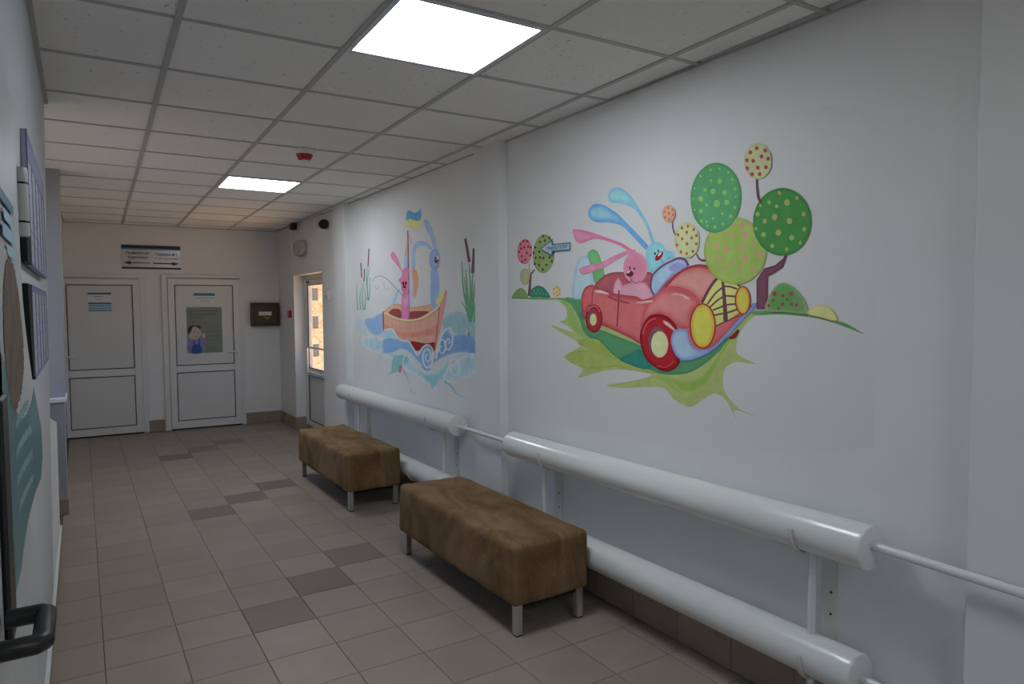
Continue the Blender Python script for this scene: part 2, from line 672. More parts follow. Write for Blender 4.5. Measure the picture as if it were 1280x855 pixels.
tag(MB().add([(-0.2, EY + 0.007 - 0.018, H - 0.004), (2.3, EY - 0.0814 - 0.018, H - 0.004), (2.3, EY - 0.0814, H - 0.004), (-0.2, EY + 0.007, H - 0.004),
              (-0.2, EY + 0.007 - 0.018, H + 0.004), (2.3, EY - 0.0814 - 0.018, H + 0.004), (2.3, EY - 0.0814, H + 0.004), (-0.2, EY + 0.007, H + 0.004)],
             [(0, 1, 2, 3), (7, 6, 5, 4), (0, 4, 5, 1), (1, 5, 6, 2), (2, 6, 7, 3), (3, 7, 4, 0)]).build('trim_3', TEE), kind='structure')

# ---- right wall with the doorway of the glazed door, and its pilasters
DY0, DY1, DZ = 7.60, 8.80, 1.955
wr = MB()
wr.box(XR, XR + 0.182, -2.6, DY0, -0.1, H + 0.06)
wr.box(XR, XR + 0.182, DY1, 9.95, -0.1, H + 0.06)
wr.box(XR, XR + 0.182, DY0, DY1, DZ, H + 0.06)
wall_right = tag(wr.build('wall_right', WALL), kind='structure')
for y0, y1 in ((-0.2, 0.98), (3.685, 4.005), (6.645, 6.985)):
    MB().bev(XP, XR + 0.02, y0, y1, 0.0, H + 0.02, 0.0015).build('pilaster', WALL, wall_right)

# ---- end wall (the doors hang in front of it in its own frame)
wall_end = tag(MB().box(-0.6, 2.49, 0, 0.25, -0.1, H + 0.06).build('wall_end', WALL), kind='structure')
wall_end.location = (0, EY, 0)
wall_end.rotation_euler = (0, 0, END)

# ---- left wall: leans a little; a half wall and a pier follow past its end
def lean_x(z, lo=-0.165, hi=-0.120):
    return lo + (hi - lo) * z / H


def leaning(name, y0, y1, z0, z1, depth, m, lo=-0.165, hi=-0.120, parent=None):
    a, b = lean_x(z0, lo, hi), lean_x(z1, lo, hi)
    v = [(a - depth, y0, z0), (a, y0, z0), (a, y1, z0), (a - depth, y1, z0), (b - depth, y0, z1), (b, y0, z1), (b, y1, z1), (b - depth, y1, z1)]
    return MB().add(v, [(0, 3, 2, 1), (4, 5, 6, 7), (0, 1, 5, 4), (1, 2, 6, 5), (2, 3, 7, 6), (3, 0, 4, 7)]).build(name, m, parent)


wl = MB()
wb = [(-2.6, -1.5), (0.3, 4.2)]
for y0, y1 in wb:
    a0, a1 = lean_x(0), lean_x(H + 0.06)
    wl.add([(-0.52, y0, 0), (a0, y0, 0), (a0, y1, 0), (-0.52, y1, 0), (-0.52, y0, H + 0.06), (a1, y0, H + 0.06), (a1, y1, H + 0.06), (-0.52, y1, H + 0.06)],
           [(0, 3, 2, 1), (4, 5, 6, 7), (0, 1, 5, 4), (1, 2, 6, 5), (2, 3, 7, 6), (3, 0, 4, 7)])
wl.box(-0.52, -0.165, -1.5, 0.3, 0, 0.87).box(-0.52, -0.125, -1.5, 0.3, 2.35, H + 0.06)      # round the added fill window behind the camera
wl.box(-0.52, -0.40, 4.2, 6.45, 0, 0.855).box(-0.52, -0.36, 4.2, 6.12, 2.42, H + 0.06)              # round the window past the half wall
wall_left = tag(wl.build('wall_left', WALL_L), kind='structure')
hw = MB()
x0, x1 = lean_x(0.5) - 0.14, lean_x(0.5)
hw.add([(x0, 4.2, 0), (x1 - 0.006, 4.2, 0), (x1 - 0.006, 5.45, 0), (x0, 5.45, 0), (x0, 4.2, 1.0), (x1, 4.2, 1.0), (x1, 5.45, 0.795), (x0, 5.45, 0.795)],
       [(0, 3, 2, 1), (4, 5, 6, 7), (0, 1, 5, 4), (1, 2, 6, 5), (2, 3, 7, 6), (3, 0, 4, 7)])
hw.build('half_wall', WALL, wall_left)
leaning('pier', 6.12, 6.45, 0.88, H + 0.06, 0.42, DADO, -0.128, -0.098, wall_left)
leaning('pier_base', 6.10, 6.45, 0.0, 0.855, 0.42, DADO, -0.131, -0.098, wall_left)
MB().bev(-0.50, -0.108, 6.06, 6.47, 0.855, 0.888, 0.005).build('ledge', WALL, wall_left)
MB().bev(-0.50, -0.36, 4.2, 6.06, 0.855, 0.885, 0.005).build('sill', WALL, wall_left)
box('plaster', WALL, wall_left, -0.52, -0.19, 6.45, 9.95, 0, H + 0.06)


def window(name, x, y0, y1, z0, z1, n):
    w = empty(name, (x, y0, z0), LEFT, kind='structure')
    L, h = y1 - y0, z1 - z0
    for a in (0, L - 0.06):
        MB().bev(a, a + 0.06, -0.03, 0.04, 0, h, 0.004).build('frame_post', PVC, w)
    for a in (0, h - 0.06):
        MB().bev(0.06, L - 0.06, -0.03, 0.04, a, a + 0.06, 0.004).build('frame_rail', PVC, w)
    for k in range(1, n):
        MB().bev(L * k / n - 0.045, L * k / n + 0.045, -0.03, 0.04, 0.06, h - 0.06, 0.004).build('mullion', PVC, w)
    for k in range(n):
        box('pane', GLASS, w, L * k / n + 0.05, L * (k + 1) / n - 0.05, 0.0, 0.008, 0.055, h - 0.055)


window('window_1', -0.45, 4.2, 6.12, 0.885, 2.42, 2)
window('fill_window', -0.45, -1.5, 0.3, 0.87, 2.35, 2)  # added out of view to brighten the near right wall

# ---- wall behind the camera
tag(box('wall_back', WALL, None, -0.52, 2.47, -2.6, -2.4, 0, H + 0.06), kind='structure')

# ---- skirting tiles
base_r = tag(box('baseboard_right', GROUT, None, XR - 0.010, XR, 0.98, DY0, 0.0, 0.148), kind='structure')
y = 0.985
k = 0
while y < DY0 - 0.02:
    yy = min(y + 0.302, DY0)
    if not (3.60 < y < 4.0 or 6.5 < y < 6.9):
        MB().bev(XR - 0.015, XR - 0.006, y + 0.0015, yy - 0.0015, 0.001, 0.15, 0.002).build('tile', TILE_B, base_r)
    y = yy
for y0, y1 in ((3.68, 4.01), (6.64, 6.99)):
    MB().bev(XP - 0.012, XR, y0, y1, 0.001, 0.15, 0.002).build('tile', TILE_B, base_r)
y = DY1
while y < 9.56:
    yy = min(y + 0.30, 9.565)
    MB().bev(XR - 0.013, XR, y + 0.0015, yy - 0.0015, 0.001, 0.155, 0.002).build('tile', TILE_B, base_r)
    y = yy
MB().bev(XR - 0.013, XR + 0.13, DY1 - 0.013, DY1, 0.001, 0.155, 0.002).build('tile', TILE_B, base_r)
base_e = empty('baseboard_end', (0, EY, 0), END, kind='structure')
for a, b in ((0.692, 0.866), (1.838, 2.08), (2.083, 2.285)):
    MB().bev(a, b, -0.012, 0.0, 0.001, 0.148, 0.002).build('tile', TILE_B, base_e)
base_l = tag(leaning('baseboard_left', -2.5, 5.45, 0.0, 0.086, 0.02, GROUT, -0.158, -0.158), kind='structure')
y = 5.45
while y > 1.0:
    MB().bev(-0.165, -0.151, y - 0.3005, y - 0.0015, 0.001, 0.085, 0.002).build('tile', TILE_B, base_l)
    y -= 0.302
MB().box(-0.166, -0.149, -2.5, 5.46, 0.085, 0.095).build('white_bead', WHITEP, base_l)
MB().bev(-0.5, -0.120, 6.088, 6.10, 0.001, 0.118, 0.002).build('tile', TILE_B, base_l)
MB().bev(-0.132, -0.120, 6.10, 6.45, 0.001, 0.118, 0.002).build('tile', TILE_B, base_l)


# ---- the two white doors in the end wall
def pvc_door(name, x0, x1, px0, px1, zt, upper, lower, casing, handle_x, lever, lock):
    d = empty(name, (0, EY, 0), END, kind='structure')
    for a, b in casing:
        MB().bev(a, b, -0.030, 0.0, 0.0, zt + 0.02, 0.004).build('casing', PVC, d)
    MB().bev(casing[0][0], casing[-1][1], -0.030, 0.0, zt + 0.012, zt + 0.05, 0.004).build('casing', PVC, d)
    box('threshold_gap', VOID, d, x0, x1, -0.02, 0.0, 0.001, 0.02)
    # sash: stiles and rails round the two panels
    y0, y1 = -0.048, -0.004
    z0 = 0.018
    for a, b in ((x0, px0), (px1, x1)):
        MB().bev(a, b, y0, y1, z0, zt, 0.004).build('stile', PVC, d)
    for a, b in ((z0, lower[0]), (lower[1], upper[0]), (upper[1], zt)):
        MB().bev(px0 - 0.004, px1 + 0.004, y0 + 0.0005, y1, a, b, 0.004).build('rail', PVC, d)
    for a, b in (upper, lower):
        fr = MB()
        g = 0.009
        fr.box(px0 - 0.001, px0 + g, y0 - 0.0005, y0 + 0.02, a, b).box(px1 - g, px1 + 0.001, y0 - 0.0005, y0 + 0.02, a, b)
        fr.box(px0, px1, y0 - 0.0005, y0 + 0.02, a - 0.001, a + g).box(px0, px1, y0 - 0.0005, y0 + 0.02, b - g, b + 0.001)
        p = MB().bev(px0 + 0.004, px1 - 0.004, y0 + 0.006, y1, a + 0.004, b - 0.004, 0.003).build('panel', PVC2, d)
        fr.build('gasket', GASKET, p)
    if handle_x is not None:
        h = MB().bev(handle_x - 0.018, handle_x + 0.018, y0 - 0.008, y0, 0.88, 1.10, 0.004).build('handle', WHITEP, d)
        MB().tube([(handle_x, y0, 0.985), (handle_x, y0 - 0.05, 0.985), (handle_x + 0.03 * lever, y0 - 0.055, 0.985), (handle_x + 0.12 * lever, y0 - 0.055, 0.982)], 0.009, 10).build('lever', ENAMEL, h, True)
        MB().lathe([(0.011, 0), (0.011, -0.007)], (handle_x, y0 - 0.008, 0.925), 'y', 14).build('lock_cylinder', STEEL, h)
    return d


door_1 = pvc_door('door_1', -0.175, 0.630, -0.134, 0.552, 1.915, (0.820, 1.843), (0.110, 0.731), ((-0.185, -0.176), (0.631, 0.688)), -0.155, 1, True)
door_2 = pvc_door('door_2', 0.940, 1.790, 1.016, 1.705, 1.930, (0.824, 1.850), (0.117, 0.736), ((0.872, 0.939), (1.791, 1.836)), 1.745, -1, True)

# ---- the glazed door in the right wall (frame local x = -world y)
XD = 2.43
d3 = empty('door_3', (XD, DY1, 0), RIGHT, kind='structure')
LW = DY1 - DY0
for a, b in ((0.0, 0.035), (LW - 0.035, LW)):
    MB().bev(a, b, -0.01, 0.06, 0.05, DZ - 0.05, 0.004).build('frame_post', PVC, d3)
for a, b in ((0.034, 0.046), (LW - 0.046, LW - 0.034)):
    box('frame_gap', VOID, d3, a, b, 0.004, 0.05, 0.055, DZ - 0.056)
MB().bev(0, LW, -0.01, 0.06, DZ - 0.052, DZ + 0.0, 0.004).build('lintel', ENAMEL2, d3)
MB().bev(0, LW, -0.012, 0.17, 0.0, 0.055, 0.004).build('threshold', STEEL, d3)
L0, L1 = 0.045, LW - 0.045
g0, g1 = 0.128, LW - 0.128
for a, b in ((L0, g0), (g1, L1)):
    MB().bev(a, b, -0.006, 0.05, 0.062, DZ - 0.058, 0.004).build('stile', PVC, d3)
for a, b in ((0.062, 0.125), (0.70, 0.79), (1.835, DZ - 0.058)):
    MB().bev(g0 - 0.003, g1 + 0.003, -0.005, 0.05, a, b, 0.004).build('rail', PVC, d3)
MB().bev(g0, g1, 0.006, 0.04, 0.125, 0.70, 0.002).build('panel', PVC2, d3)
fr = MB()
for a, b in ((0.125, 0.70), (0.79, 1.835)):
    fr.box(g0, g0 + 0.008, -0.006, 0.01, a, b).box(g1 - 0.008, g1, -0.006, 0.01, a, b).box(g0, g1, -0.006, 0.01, a, a + 0.008).box(g0, g1, -0.006, 0.01, b - 0.008, b)
fr.build('gasket', GASKET, d3)
box('glass', GLASS, d3, g0 + 0.004, g1 - 0.004, 0.018, 0.026, 0.794, 1.831)
MB().tube([(0.29, -0.004, 0.745), (0.29, -0.05, 0.745), (0.29, -0.062, 0.76), (0.29, -0.062, 1.045), (0.295, -0.062, 1.06), (0.31, -0.062, 1.065), (1.03, -0.062, 1.065), (1.045, -0.062, 1.05), (1.045, -0.05, 0.745), (1.045, -0.004, 0.745)], 0.013, 12).build('pull_handle', ENAMEL, d3, True)
MB().tube([(0.27, -0.045, 0.752), (1.06, -0.045, 0.752)], 0.012, 12).build('push_bar', ENAMEL, d3, True)
MB().lathe([(0.012, 0.0), (0.012, -0.03), (0.006, -0.034)], (0.22, -0.006, 1.867), 'y', 12).build('closer_pin', BLACK, d3)

tag(MB().bev(2.485, 7.5, 5.0, 14.0, -0.30, -0.04, 0.02).build('bounce_landing', mat('warm_bounce_paving', (0.72, 0.52, 0.36), rough=0.9, var=0.08, scale=3)), kind='structure')   # added landing, unseen; bounces warm sunlight in through that door
# ---- outside the glazed door: yard and a sunlit brick house across it
tag(box('yard', mat('pale_asphalt', (0.105, 0.10, 0.095), rough=0.95, var=0.1), None, -120, 120, -120, 170, -7.4, -7.0), kind='structure')
house = empty('brick_building', (33, 80, -7), 0, 'sunlit orange and cream brick building seen through the glazed door', 'building')
FAC = facade_mat()
MB().box(-25, 25, 0, 14, 0, 22).build('wall', FAC, house)
ROOFM = mat('grey_roof', (0.25, 0.24, 0.24), rough=0.8)
MB().bev(-25.6, 25.6, -0.6, 14.6, 22, 22.5, 0.1).build('roof', ROOFM, house)
WGL = mat('dark_window_glass', (0.10, 0.09, 0.09), rough=0.2)
WFR = mat('weathered_window_frame', (0.30, 0.24, 0.20), rough=0.6)
for kx in range(-3, 4):
    for kz in range(-1, 3):
        cx, cz = -9.72 + 4.0 * kx, 7.0 + 0.0 - 0.04 + 3.28 * kz
        w = MB().bev(cx - 0.36, cx + 0.36, -0.06, 0.05, cz - 0.70, cz + 0.70, 0.02).build('window', WFR, house)
        for a, b in ((-0.31, -0.02), (0.02, 0.31)):
            box('pane', WGL, w, cx + a, cx + b, -0.075, -0.055, cz - 0.64, cz + 0.64)

# ================================================================== THINGS
# ---- LED ceiling panels
def led_panel(row, label):
    o = on_grid(empty('ceiling_light_panel', (0, 0, 0), 0, label, 'ceiling light', 'LED panels in the ceiling grid'), 0.6, 0.6 * row)
    f = MB()
    z0, z1, w = -0.004, 0.012, 0.022
    f.box(0.005, 0.595, 0.005, 0.005 + w, z0, z1).box(0.005, 0.595, 0.595 - w, 0.595, z0, z1)
    f.box(0.005, 0.005 + w, 0.005 + w, 0.595 - w, z0, z1).box(0.595 - w, 0.595, 0.005 + w, 0.595 - w, z0, z1)
    f.build('frame', LEDFRAME, o)
    box('diffuser', LED, o, 0.005 + w, 0.595 - w, 0.005 + w, 0.595 - w, 0.0, 0.008)
    return o


led_panel(-1, 'glowing square LED panel nearest the camera, large at the top of the picture')
led_panel(-7, 'added square LED fill panel in the ceiling behind the camera, out of the picture')  # extra panel added as fill for the near right wall
led_panel(5, 'glowing square LED panel farther along the ceiling, beyond the red detector')

# ---- heat detector on the ceiling
hd = empty('heat_detector', (1.275, 4.55, H), 0, 'small red and white round fire detector on the ceiling', 'detector')
MB().lathe([(0.060, 0.0), (0.060, -0.026), (0.055, -0.032)], (0, 0, 0), 'z', 28).build('base', WHITEP, hd, True)
MB().lathe([(0.054, -0.031), (0.054, -0.036), (0.040, -0.064), (0.022, -0.068)], (0, 0, 0), 'z', 28).build('cap', RED, hd, True)
MB().lathe([(0.023, -0.067), (0.023, -0.072), (0.016, -0.074)], (0, 0, 0), 'z', 20).build('sensor_ring', WHITEP, hd, True)

# ---- upholstered benches
def bench_cover(L, Wd, z0, z1, r, seed):
    """slip-covered block: rounded edges, soft top, slightly slack sides"""
    nx, ny, nz = 22, 60, 14
    bm = bmesh.new()
    grid_v = {}

    def vert(p):
        k = tuple(round(c, 5) for c in p)
        if k not in grid_v:
            grid_v[k] = bm.verts.new(p)
        return grid_v[k]

    def face(a0, a1, b0, b1, na, nb, fn):
        for i in range(na):
            for j in range(nb):
                q = [fn(a0 + (a1 - a0) * (i + di) / na, b0 + (b1 - b0) * (j + dj) / nb) for di, dj in ((0, 0), (1, 0), (1, 1), (0, 1))]
                bm.faces.new([vert(p) for p in q])
    face(0, Wd, 0, L, nx, ny, lambda a, b: (a, b, z1))
    face(0, Wd, 0, L, nx, ny, lambda a, b: (a, b, z0))
    face(0, Wd, z0, z1, nx, nz, lambda a, b: (a, 0, b))
    face(0, Wd, z0, z1, nx, nz, lambda a, b: (a, L, b))
    face(0, L, z0, z1, ny, nz, lambda a, b: (0, a, b))
    face(0, L, z0, z1, ny, nz, lambda a, b: (Wd, a, b))
    off = Vector((seed * 3.1, seed * 1.7, 0))
    for v in bm.verts:
        p = v.co.copy()
        rb = r if p.z > (z0 + z1) / 2 else 0.006
        c = Vector((min(max(p.x, r), Wd - r), min(max(p.y, r), L - r), min(max(p.z, z0 + rb), z1 - r)))
        d = p - c
        if p.z <= z0 + 1e-5:
            d.z = 0 if (r < p.x < Wd - r and r < p.y < L - r) else d.z
        if d.length > 1e-6:
            lim = r if p.z > (z0 + z1) / 2 else r
            ax = [abs(d.x) / r, abs(d.y) / r, abs(d.z) / rb]
            nrm = math.sqrt(sum(a * a for a in ax))
            if nrm > 1:
                d = Vector((d.x / nrm, d.y / nrm, d.z / nrm))
            p = c + d
        u, w = p.x / Wd, p.y / L
        if v.co.z > z1 - 0.02:      # crowned, creased top
            p.z += 0.010 * (1 - (2 * u - 1) ** 2) * (1 - (2 * w - 1) ** 4)
            p.z += 0.008 * noise.noise(Vector((p.x * 9 + p.y * 4, p.y * 5, 0)) + off) + 0.003 * noise.noise(Vector((p.x * 24 + p.y * 9, p.y * 14, 3)) + off)
        low = 1 - (p.z - z0) / (z1 - z0)
        n1 = noise.noise(Vector((p.x * 7, p.y * 7, p.z * 2.5)) + off)
        n2 = noise.noise(Vector((p.x * 22, p.y * 22, p.z * 4)) + off)
        amp = 0.004 + 0.006 * low
        if p.x < 0.02 or p.x > Wd - 0.02:
            p.x += (n1 * amp + n2 * 0.003 + 0.004 * low) * (-1 if p.x < 0.02 else 1)
        if p.y < 0.02 or p.y > L - 0.02:
            p.y += (n1 * amp + n2 * 0.002 + 0.003 * low) * (-1 if p.y < 0.02 else 1)
        if low > 0.9:
            p.z += 0.006 * noise.noise(Vector((p.x * 6, p.y * 6, 9)) + off)
        v.co = p
    me = bpy.data.meshes.new('seat_cover')
    bmesh.ops.recalc_face_normals(bm, faces=bm.faces[:])
    bm.to_mesh(me)
    bm.free()
    me.materials.append(SUEDE)
    for p in me.polygons:
        p.use_smooth = True
    return me


def bench(x, y, L, Wd, seed, label):
    o = empty('upholstered_bench', (x, y, 0), 0, label, 'bench', 'brown suede benches along the right wall')
    link('seat_cover', bench_cover(L, Wd, 0.153, 0.440, 0.022, seed), o)
    box('base_frame', VOID, o, 0.03, Wd - 0.03, 0.03, L - 0.03, 0.130, 0.165)
    for lx, ly in ((0.022, 0.014), (Wd - 0.058, 0.014), (0.022, L - 0.05), (Wd - 0.058, L - 0.05)):
        g = MB().bev(lx, lx + 0.036, ly, ly + 0.036, 0.006, 0.158, 0.002).build('leg', STEEL, o)
        MB().bev(lx + 0.001, lx + 0.035, ly + 0.001, ly + 0.035, 0.0, 0.007, 0.001).build('foot_pad', RUBBER, g)
    return o


bench(1.652, 2.615, 1.335, 0.440, 1, 'nearer long brown suede bench on steel legs beside the radiator tubes')
bench(1.655, 4.965, 1.345, 0.440, 5, 'farther brown suede bench on steel legs, below the boat mural')


# ---- tube radiators: two thick tubes, upright posts, cradles and wall plates
def cylinder_y(x, z, slope, y0, y1, r, name, parent, ref):
    zz = lambda yy: z + slope * (yy - ref)
    n = 40
    b = MB()
    prof = [(y0, r * 0.04), (y0, r - 0.006), (y0 + 0.002, r - 0.002), (y0 + 0.006, r), (y0 + 0.012, r), (y0 + 0.02, r), (y1 - 0.02, r), (y1 - 0.012, r), (y1 - 0.006, r), (y1 - 0.002, r - 0.002), (y1, r - 0.006), (y1, r * 0.04)]
    v = [(x + rr * math.cos(2 * PI * k / n), yy, zz(yy) + rr * math.sin(2 * PI * k / n)) for yy, rr in prof for k in range(n)]
    f = [(i * n + k, i * n + (k + 1) % n, (i + 1) * n + (k + 1) % n, (i + 1) * n + k) for i in range(len(prof) - 1) for k in range(n)]
    f += [tuple(range(n)), tuple((len(prof) - 1) * n + k for k in range(n))]
    b.add(v, f)
    return b.build(name, ENAMEL, parent, True), zz


def cradle(x, y, z, r, name, parent, w=0.008):
    """half-ring hook hugging the lower front of a tube"""
    b = MB()
    a0, a1, n = math.radians(168), math.radians(330), 14
    v = []
    for i in range(n + 1):
        a = a0 + (a1 - a0) * i / n
        for rr in (r + 0.003, r + 0.011):
            for dy in (-w, w):
                v.append((x + rr * math.cos(a), y + dy, z + rr * math.sin(a)))
    f = []
    for i in range(n):
        p, q = i * 4, (i + 1) * 4
        f += [(p, p + 1, q + 1, q), (p + 2, q + 2, q + 3, p + 3), (p, q, q + 2, p + 2), (p + 1, p + 3, q + 3, q + 1)]
    f += [(0, 2, 3, 1), (n * 4, n * 4 + 1, n * 4 + 3, n * 4 + 2)]
    b.add(v, f)
    return b.build(name, ENAMEL2, parent)


RX = 2.186


def radiator(label, upper, lower, posts, straps_u, straps_l):
    o = empty('tube_radiator', (RX, upper[2], 0), 0, label, 'radiator', 'double tube radiators along the right wall')
    off = -upper[2]

    def loc(yy):
        return yy + off
    (z, sl, y0, y1, r) = upper
    tu, zu = cylinder_y(0, z, sl, loc(y0), loc(y1), r, 'upper_tube', o, loc(y0))
    (z2, sl2, y2, y3, r2) = lower
    tl, zl = cylinder_y(0, z2, sl2, loc(y2), loc(y3), r2, 'lower_tube', o, loc(y2))
    for py in posts:
        yy = loc(py)
        MB().tube([(0, yy, zl(yy) + r2 - 0.004), (0, yy, zu(yy) - r + 0.004)], 0.0135, 14).build('post', ENAMEL, o, True)
        MB().tube([(0, yy, 0.0), (0, yy, zl(yy) - r2 + 0.004)], 0.0135, 14).build('post', ENAMEL, o, True)
        pl = MB().bev(XR - RX - 0.012, XR - RX, yy - 0.03, yy + 0.03, 0.16, zu(yy) - 0.02, 0.002).build('wall_plate', ENAMEL2, o)
        for hz in (zu(yy) - r - 0.03, zu(yy) - 0.24, zl(yy) + r2 + 0.05):
            MB().lathe([(0.005, 0), (0.005, -0.002)], (XR - RX - 0.011, yy - 0.012, hz), 'x', 8).build('screw_hole', VOID, pl)
        MB().box(0.0, XR - RX - 0.006, yy - 0.004, yy + 0.004, zu(yy) - r - 0.010, zu(yy) - r + 0.010).build('bracket_arm', ENAMEL2, o)
    for py in straps_u:
        cradle(0, loc(py), zu(loc(py)), r, 'cradle', o)
    for py in straps_l:
        cradle(0, loc(py), zl(loc(py)), r2, 'cradle', o)
    ya, yb = loc(upper[2]) + 0.20, loc(upper[3]) - 0.20
    MB().tube([(0.045, ya, zu(ya) - r - 0.004), (0.045, yb, zu(yb) - r - 0.004)], 0.008, 10).build('support_rail', ENAMEL2, o, True)
    return o


radiator('nearer white double tube radiator on the right wall, below the car mural', (0.741, -0.010, 1.242, 3.462, 0.0765), (0.294, -0.010, 1.271, 3.462, 0.0755),
         (1.457, 3.130), (1.490, 3.075), (1.45, 3.10))
radiator('farther white double tube radiator on the right wall, below the boat mural', (0.725, -0.003, 4.168, 6.640, 0.0735), (0.275, -0.003, 4.20, 6.640, 0.0735),
         (4.39, 6.18), (4.55, 6.21), (4.87, 6.20))


def heating_pipe(label, pts, r=0.0145):
    tag(MB().tube(pts, r, 14).build('heating_pipe', ENAMEL, None, True), label, 'pipe', 'white heating pipes on the right wall')


heating_pipe('upper heating pipe running out of the picture at the right edge', [(RX, -1.9, 0.70), (RX, 0.813, 0.743), (RX, 1.2415, 0.752)], 0.0150)
heating_pipe('lower heating pipe from the bottom tube out of the picture at bottom right', [(RX, -1.9, 0.250), (RX, 0.9, 0.282), (RX, 1.2705, 0.287)], 0.0150)
heating_pipe('short upper heating pipe joining the two radiators across the pilaster', [(RX, 3.4625, 0.722), (RX, 4.1675, 0.724)], 0.0135)
heating_pipe('short lower heating pipe between the radiators, low behind the near bench', [(RX, 3.4625, 0.275), (RX, 4.1995, 0.275)], 0.0135)

# ---- small fittings on the far right wall
cp = empty('fire_call_point', (XR, 8.965, 1.47), RIGHT, 'small red fire alarm call point on the wall by the glazed door', 'alarm')
MB().bev(-0.045, 0.045, -0.035, 0, -0.045, 0.045, 0.004).build('case', RED, cp)
MB().bev(-0.026, 0.026, -0.038, -0.034, -0.026, 0.026, 0.002).build('push_plate', WHITEP, cp)
MB().bev(-0.022, 0.022, -0.0395, -0.037, -0.020, 0.022, 0.001).build('button_face', RED, cp)
el = empty('emergency_lamp', (XR, 8.33, 2.265), RIGHT, 'pale oval emergency lamp on the wall above the glazed door', 'lamp')
pr = [(0.19 * math.copysign(abs(math.cos(t)) ** 0.75, math.cos(t)), 0.10 * math.copysign(abs(math.sin(t)) ** 0.75, math.sin(t))) for t in [2 * PI * k / 32 for k in range(32)]]
MB().prism(pr, -0.03, 0).build('base', GREYP, el)
MB().prism([(x * 0.94, z * 0.90) for x, z in pr], -0.075, -0.03).build('lens', mat('grey_lens', (0.50, 0.50, 0.50), rough=0.25), el)
MB().bev(-0.03, 0.035, -0.082, -0.074, -0.085, 0.085, 0.003).build('lens_rib', GREYP, el)
s1 = empty('ceiling_sensor', (XR - 0.06, 8.50, H), RIGHT, 'small black box sensor hanging under the ceiling near the far corner', 'sensor')
MB().bev(-0.03, 0.03, -0.03, 0.03, -0.012, 0, 0.002).build('mount', BLACK, s1)
MB().bev(-0.035, 0.035, -0.045, 0.03, -0.085, -0.012, 0.006).build('body', BLACK, s1)
s2 = empty('wall_camera', (XR, 7.36, 2.445), RIGHT, 'black and grey round wall camera beside the far pilaster, under the ceiling', 'camera')
MB().lathe([(0.05, 0), (0.05, -0.018), (0.042, -0.03)], (0, 0, 0), 'y', 24).build('base', GREYP, s2, True)
MB().lathe([(0.040, -0.03), (0.043, -0.055), (0.036, -0.085), (0.018, -0.10)], (0.012, 0, 0), 'y', 24).build('dome', BLACK, s2, True)
MB().lathe([(0.052, 0.0), (0.052, 0.03), (0.047, 0.035)], (0.03, -0.055, 0), 'x', 24).build('ring', BLACK, s2, True)
tm = empty('wall_thermostat', (XR, 7.37, 1.69), RIGHT, 'small white switch box on the wall right of the glazed door', 'switch')
MB().bev(-0.05, 0.05, -0.028, 0, -0.055, 0.045, 0.005).build('case', WHITEP, tm)
MB().bev(-0.038, 0.038, -0.031, -0.027, -0.042, -0.002, 0.002).build('rocker', GREYP, tm)
MB().bev(-0.02, 0.02, -0.012, 0, 0.052, 0.06, 0.002).build('cable_clip', GREYP, tm)
tag(MB().bev(XR - 0.014, XR, 8.93, 8.96, 1.95, H - 0.004, 0.002).build('cable_duct', WHITEP), 'thin white cable duct running down from the ceiling near the corner', 'cable duct')

# ---- end wall: direction sign, door signs, poster, wooden box
sg = empty('direction_sign', (0, EY, 0), END, 'wide white wall sign with two dark arrows above the doors', 'sign')
sg.location = (0.775, EY + EM * 0.775, 2.19)
MB().bev(-0.327, 0.327, -0.014, 0, -0.147, 0.147, 0.002).build('board', mat('glossy_white_board', (0.62, 0.64, 0.67), rough=0.12), sg)
MB().box(-0.326, 0.326, -0.0152, -0.0138, 0.106, 0.146).build('top_band', NAVY, sg)
MB().box(-0.326, 0.326, -0.0148, -0.0138, 0.092, 0.104).build('top_line', TEAL, sg)
MB().box(-0.326, 0.326, -0.0152, -0.0138, -0.146, -0.124).build('bottom_band', NAVY, sg)
text('Приймальне', sg, -0.155, 0.050, 0.030, NAVY, -0.0152, 0.245, bold=0.02)
text('відділення', sg, -0.150, -0.002, 0.030, NAVY, -0.0152, 0.22, bold=0.02)
text('Педіатрія №1', sg, 0.165, 0.040, 0.030, NAVY, -0.0152, 0.235, bold=0.02)
text('(1-ше відділення)', sg, 0.170, -0.010, 0.024, NAVY, -0.0152, 0.265)
MB().prism([(-0.310, -0.072), (-0.225, -0.045), (-0.232, -0.066), (-0.015, -0.069), (-0.015, -0.077), (-0.232, -0.078), (-0.225, -0.098)], -0.0152, -0.014).build('arrow', NAVY, sg)
MB().prism([(0.310, -0.075), (0.225, -0.101), (0.232, -0.083), (0.018, -0.082), (0.018, -0.066), (0.232, -0.066), (0.225, -0.050)], -0.0152, -0.014).build('arrow', NAVY, sg)


def on_end(name, x, z, depth, label, cat):
    a = END
    return empty(name, (x + depth * math.sin(a), EY + EM * x - depth * math.cos(a), z), a, label, cat)


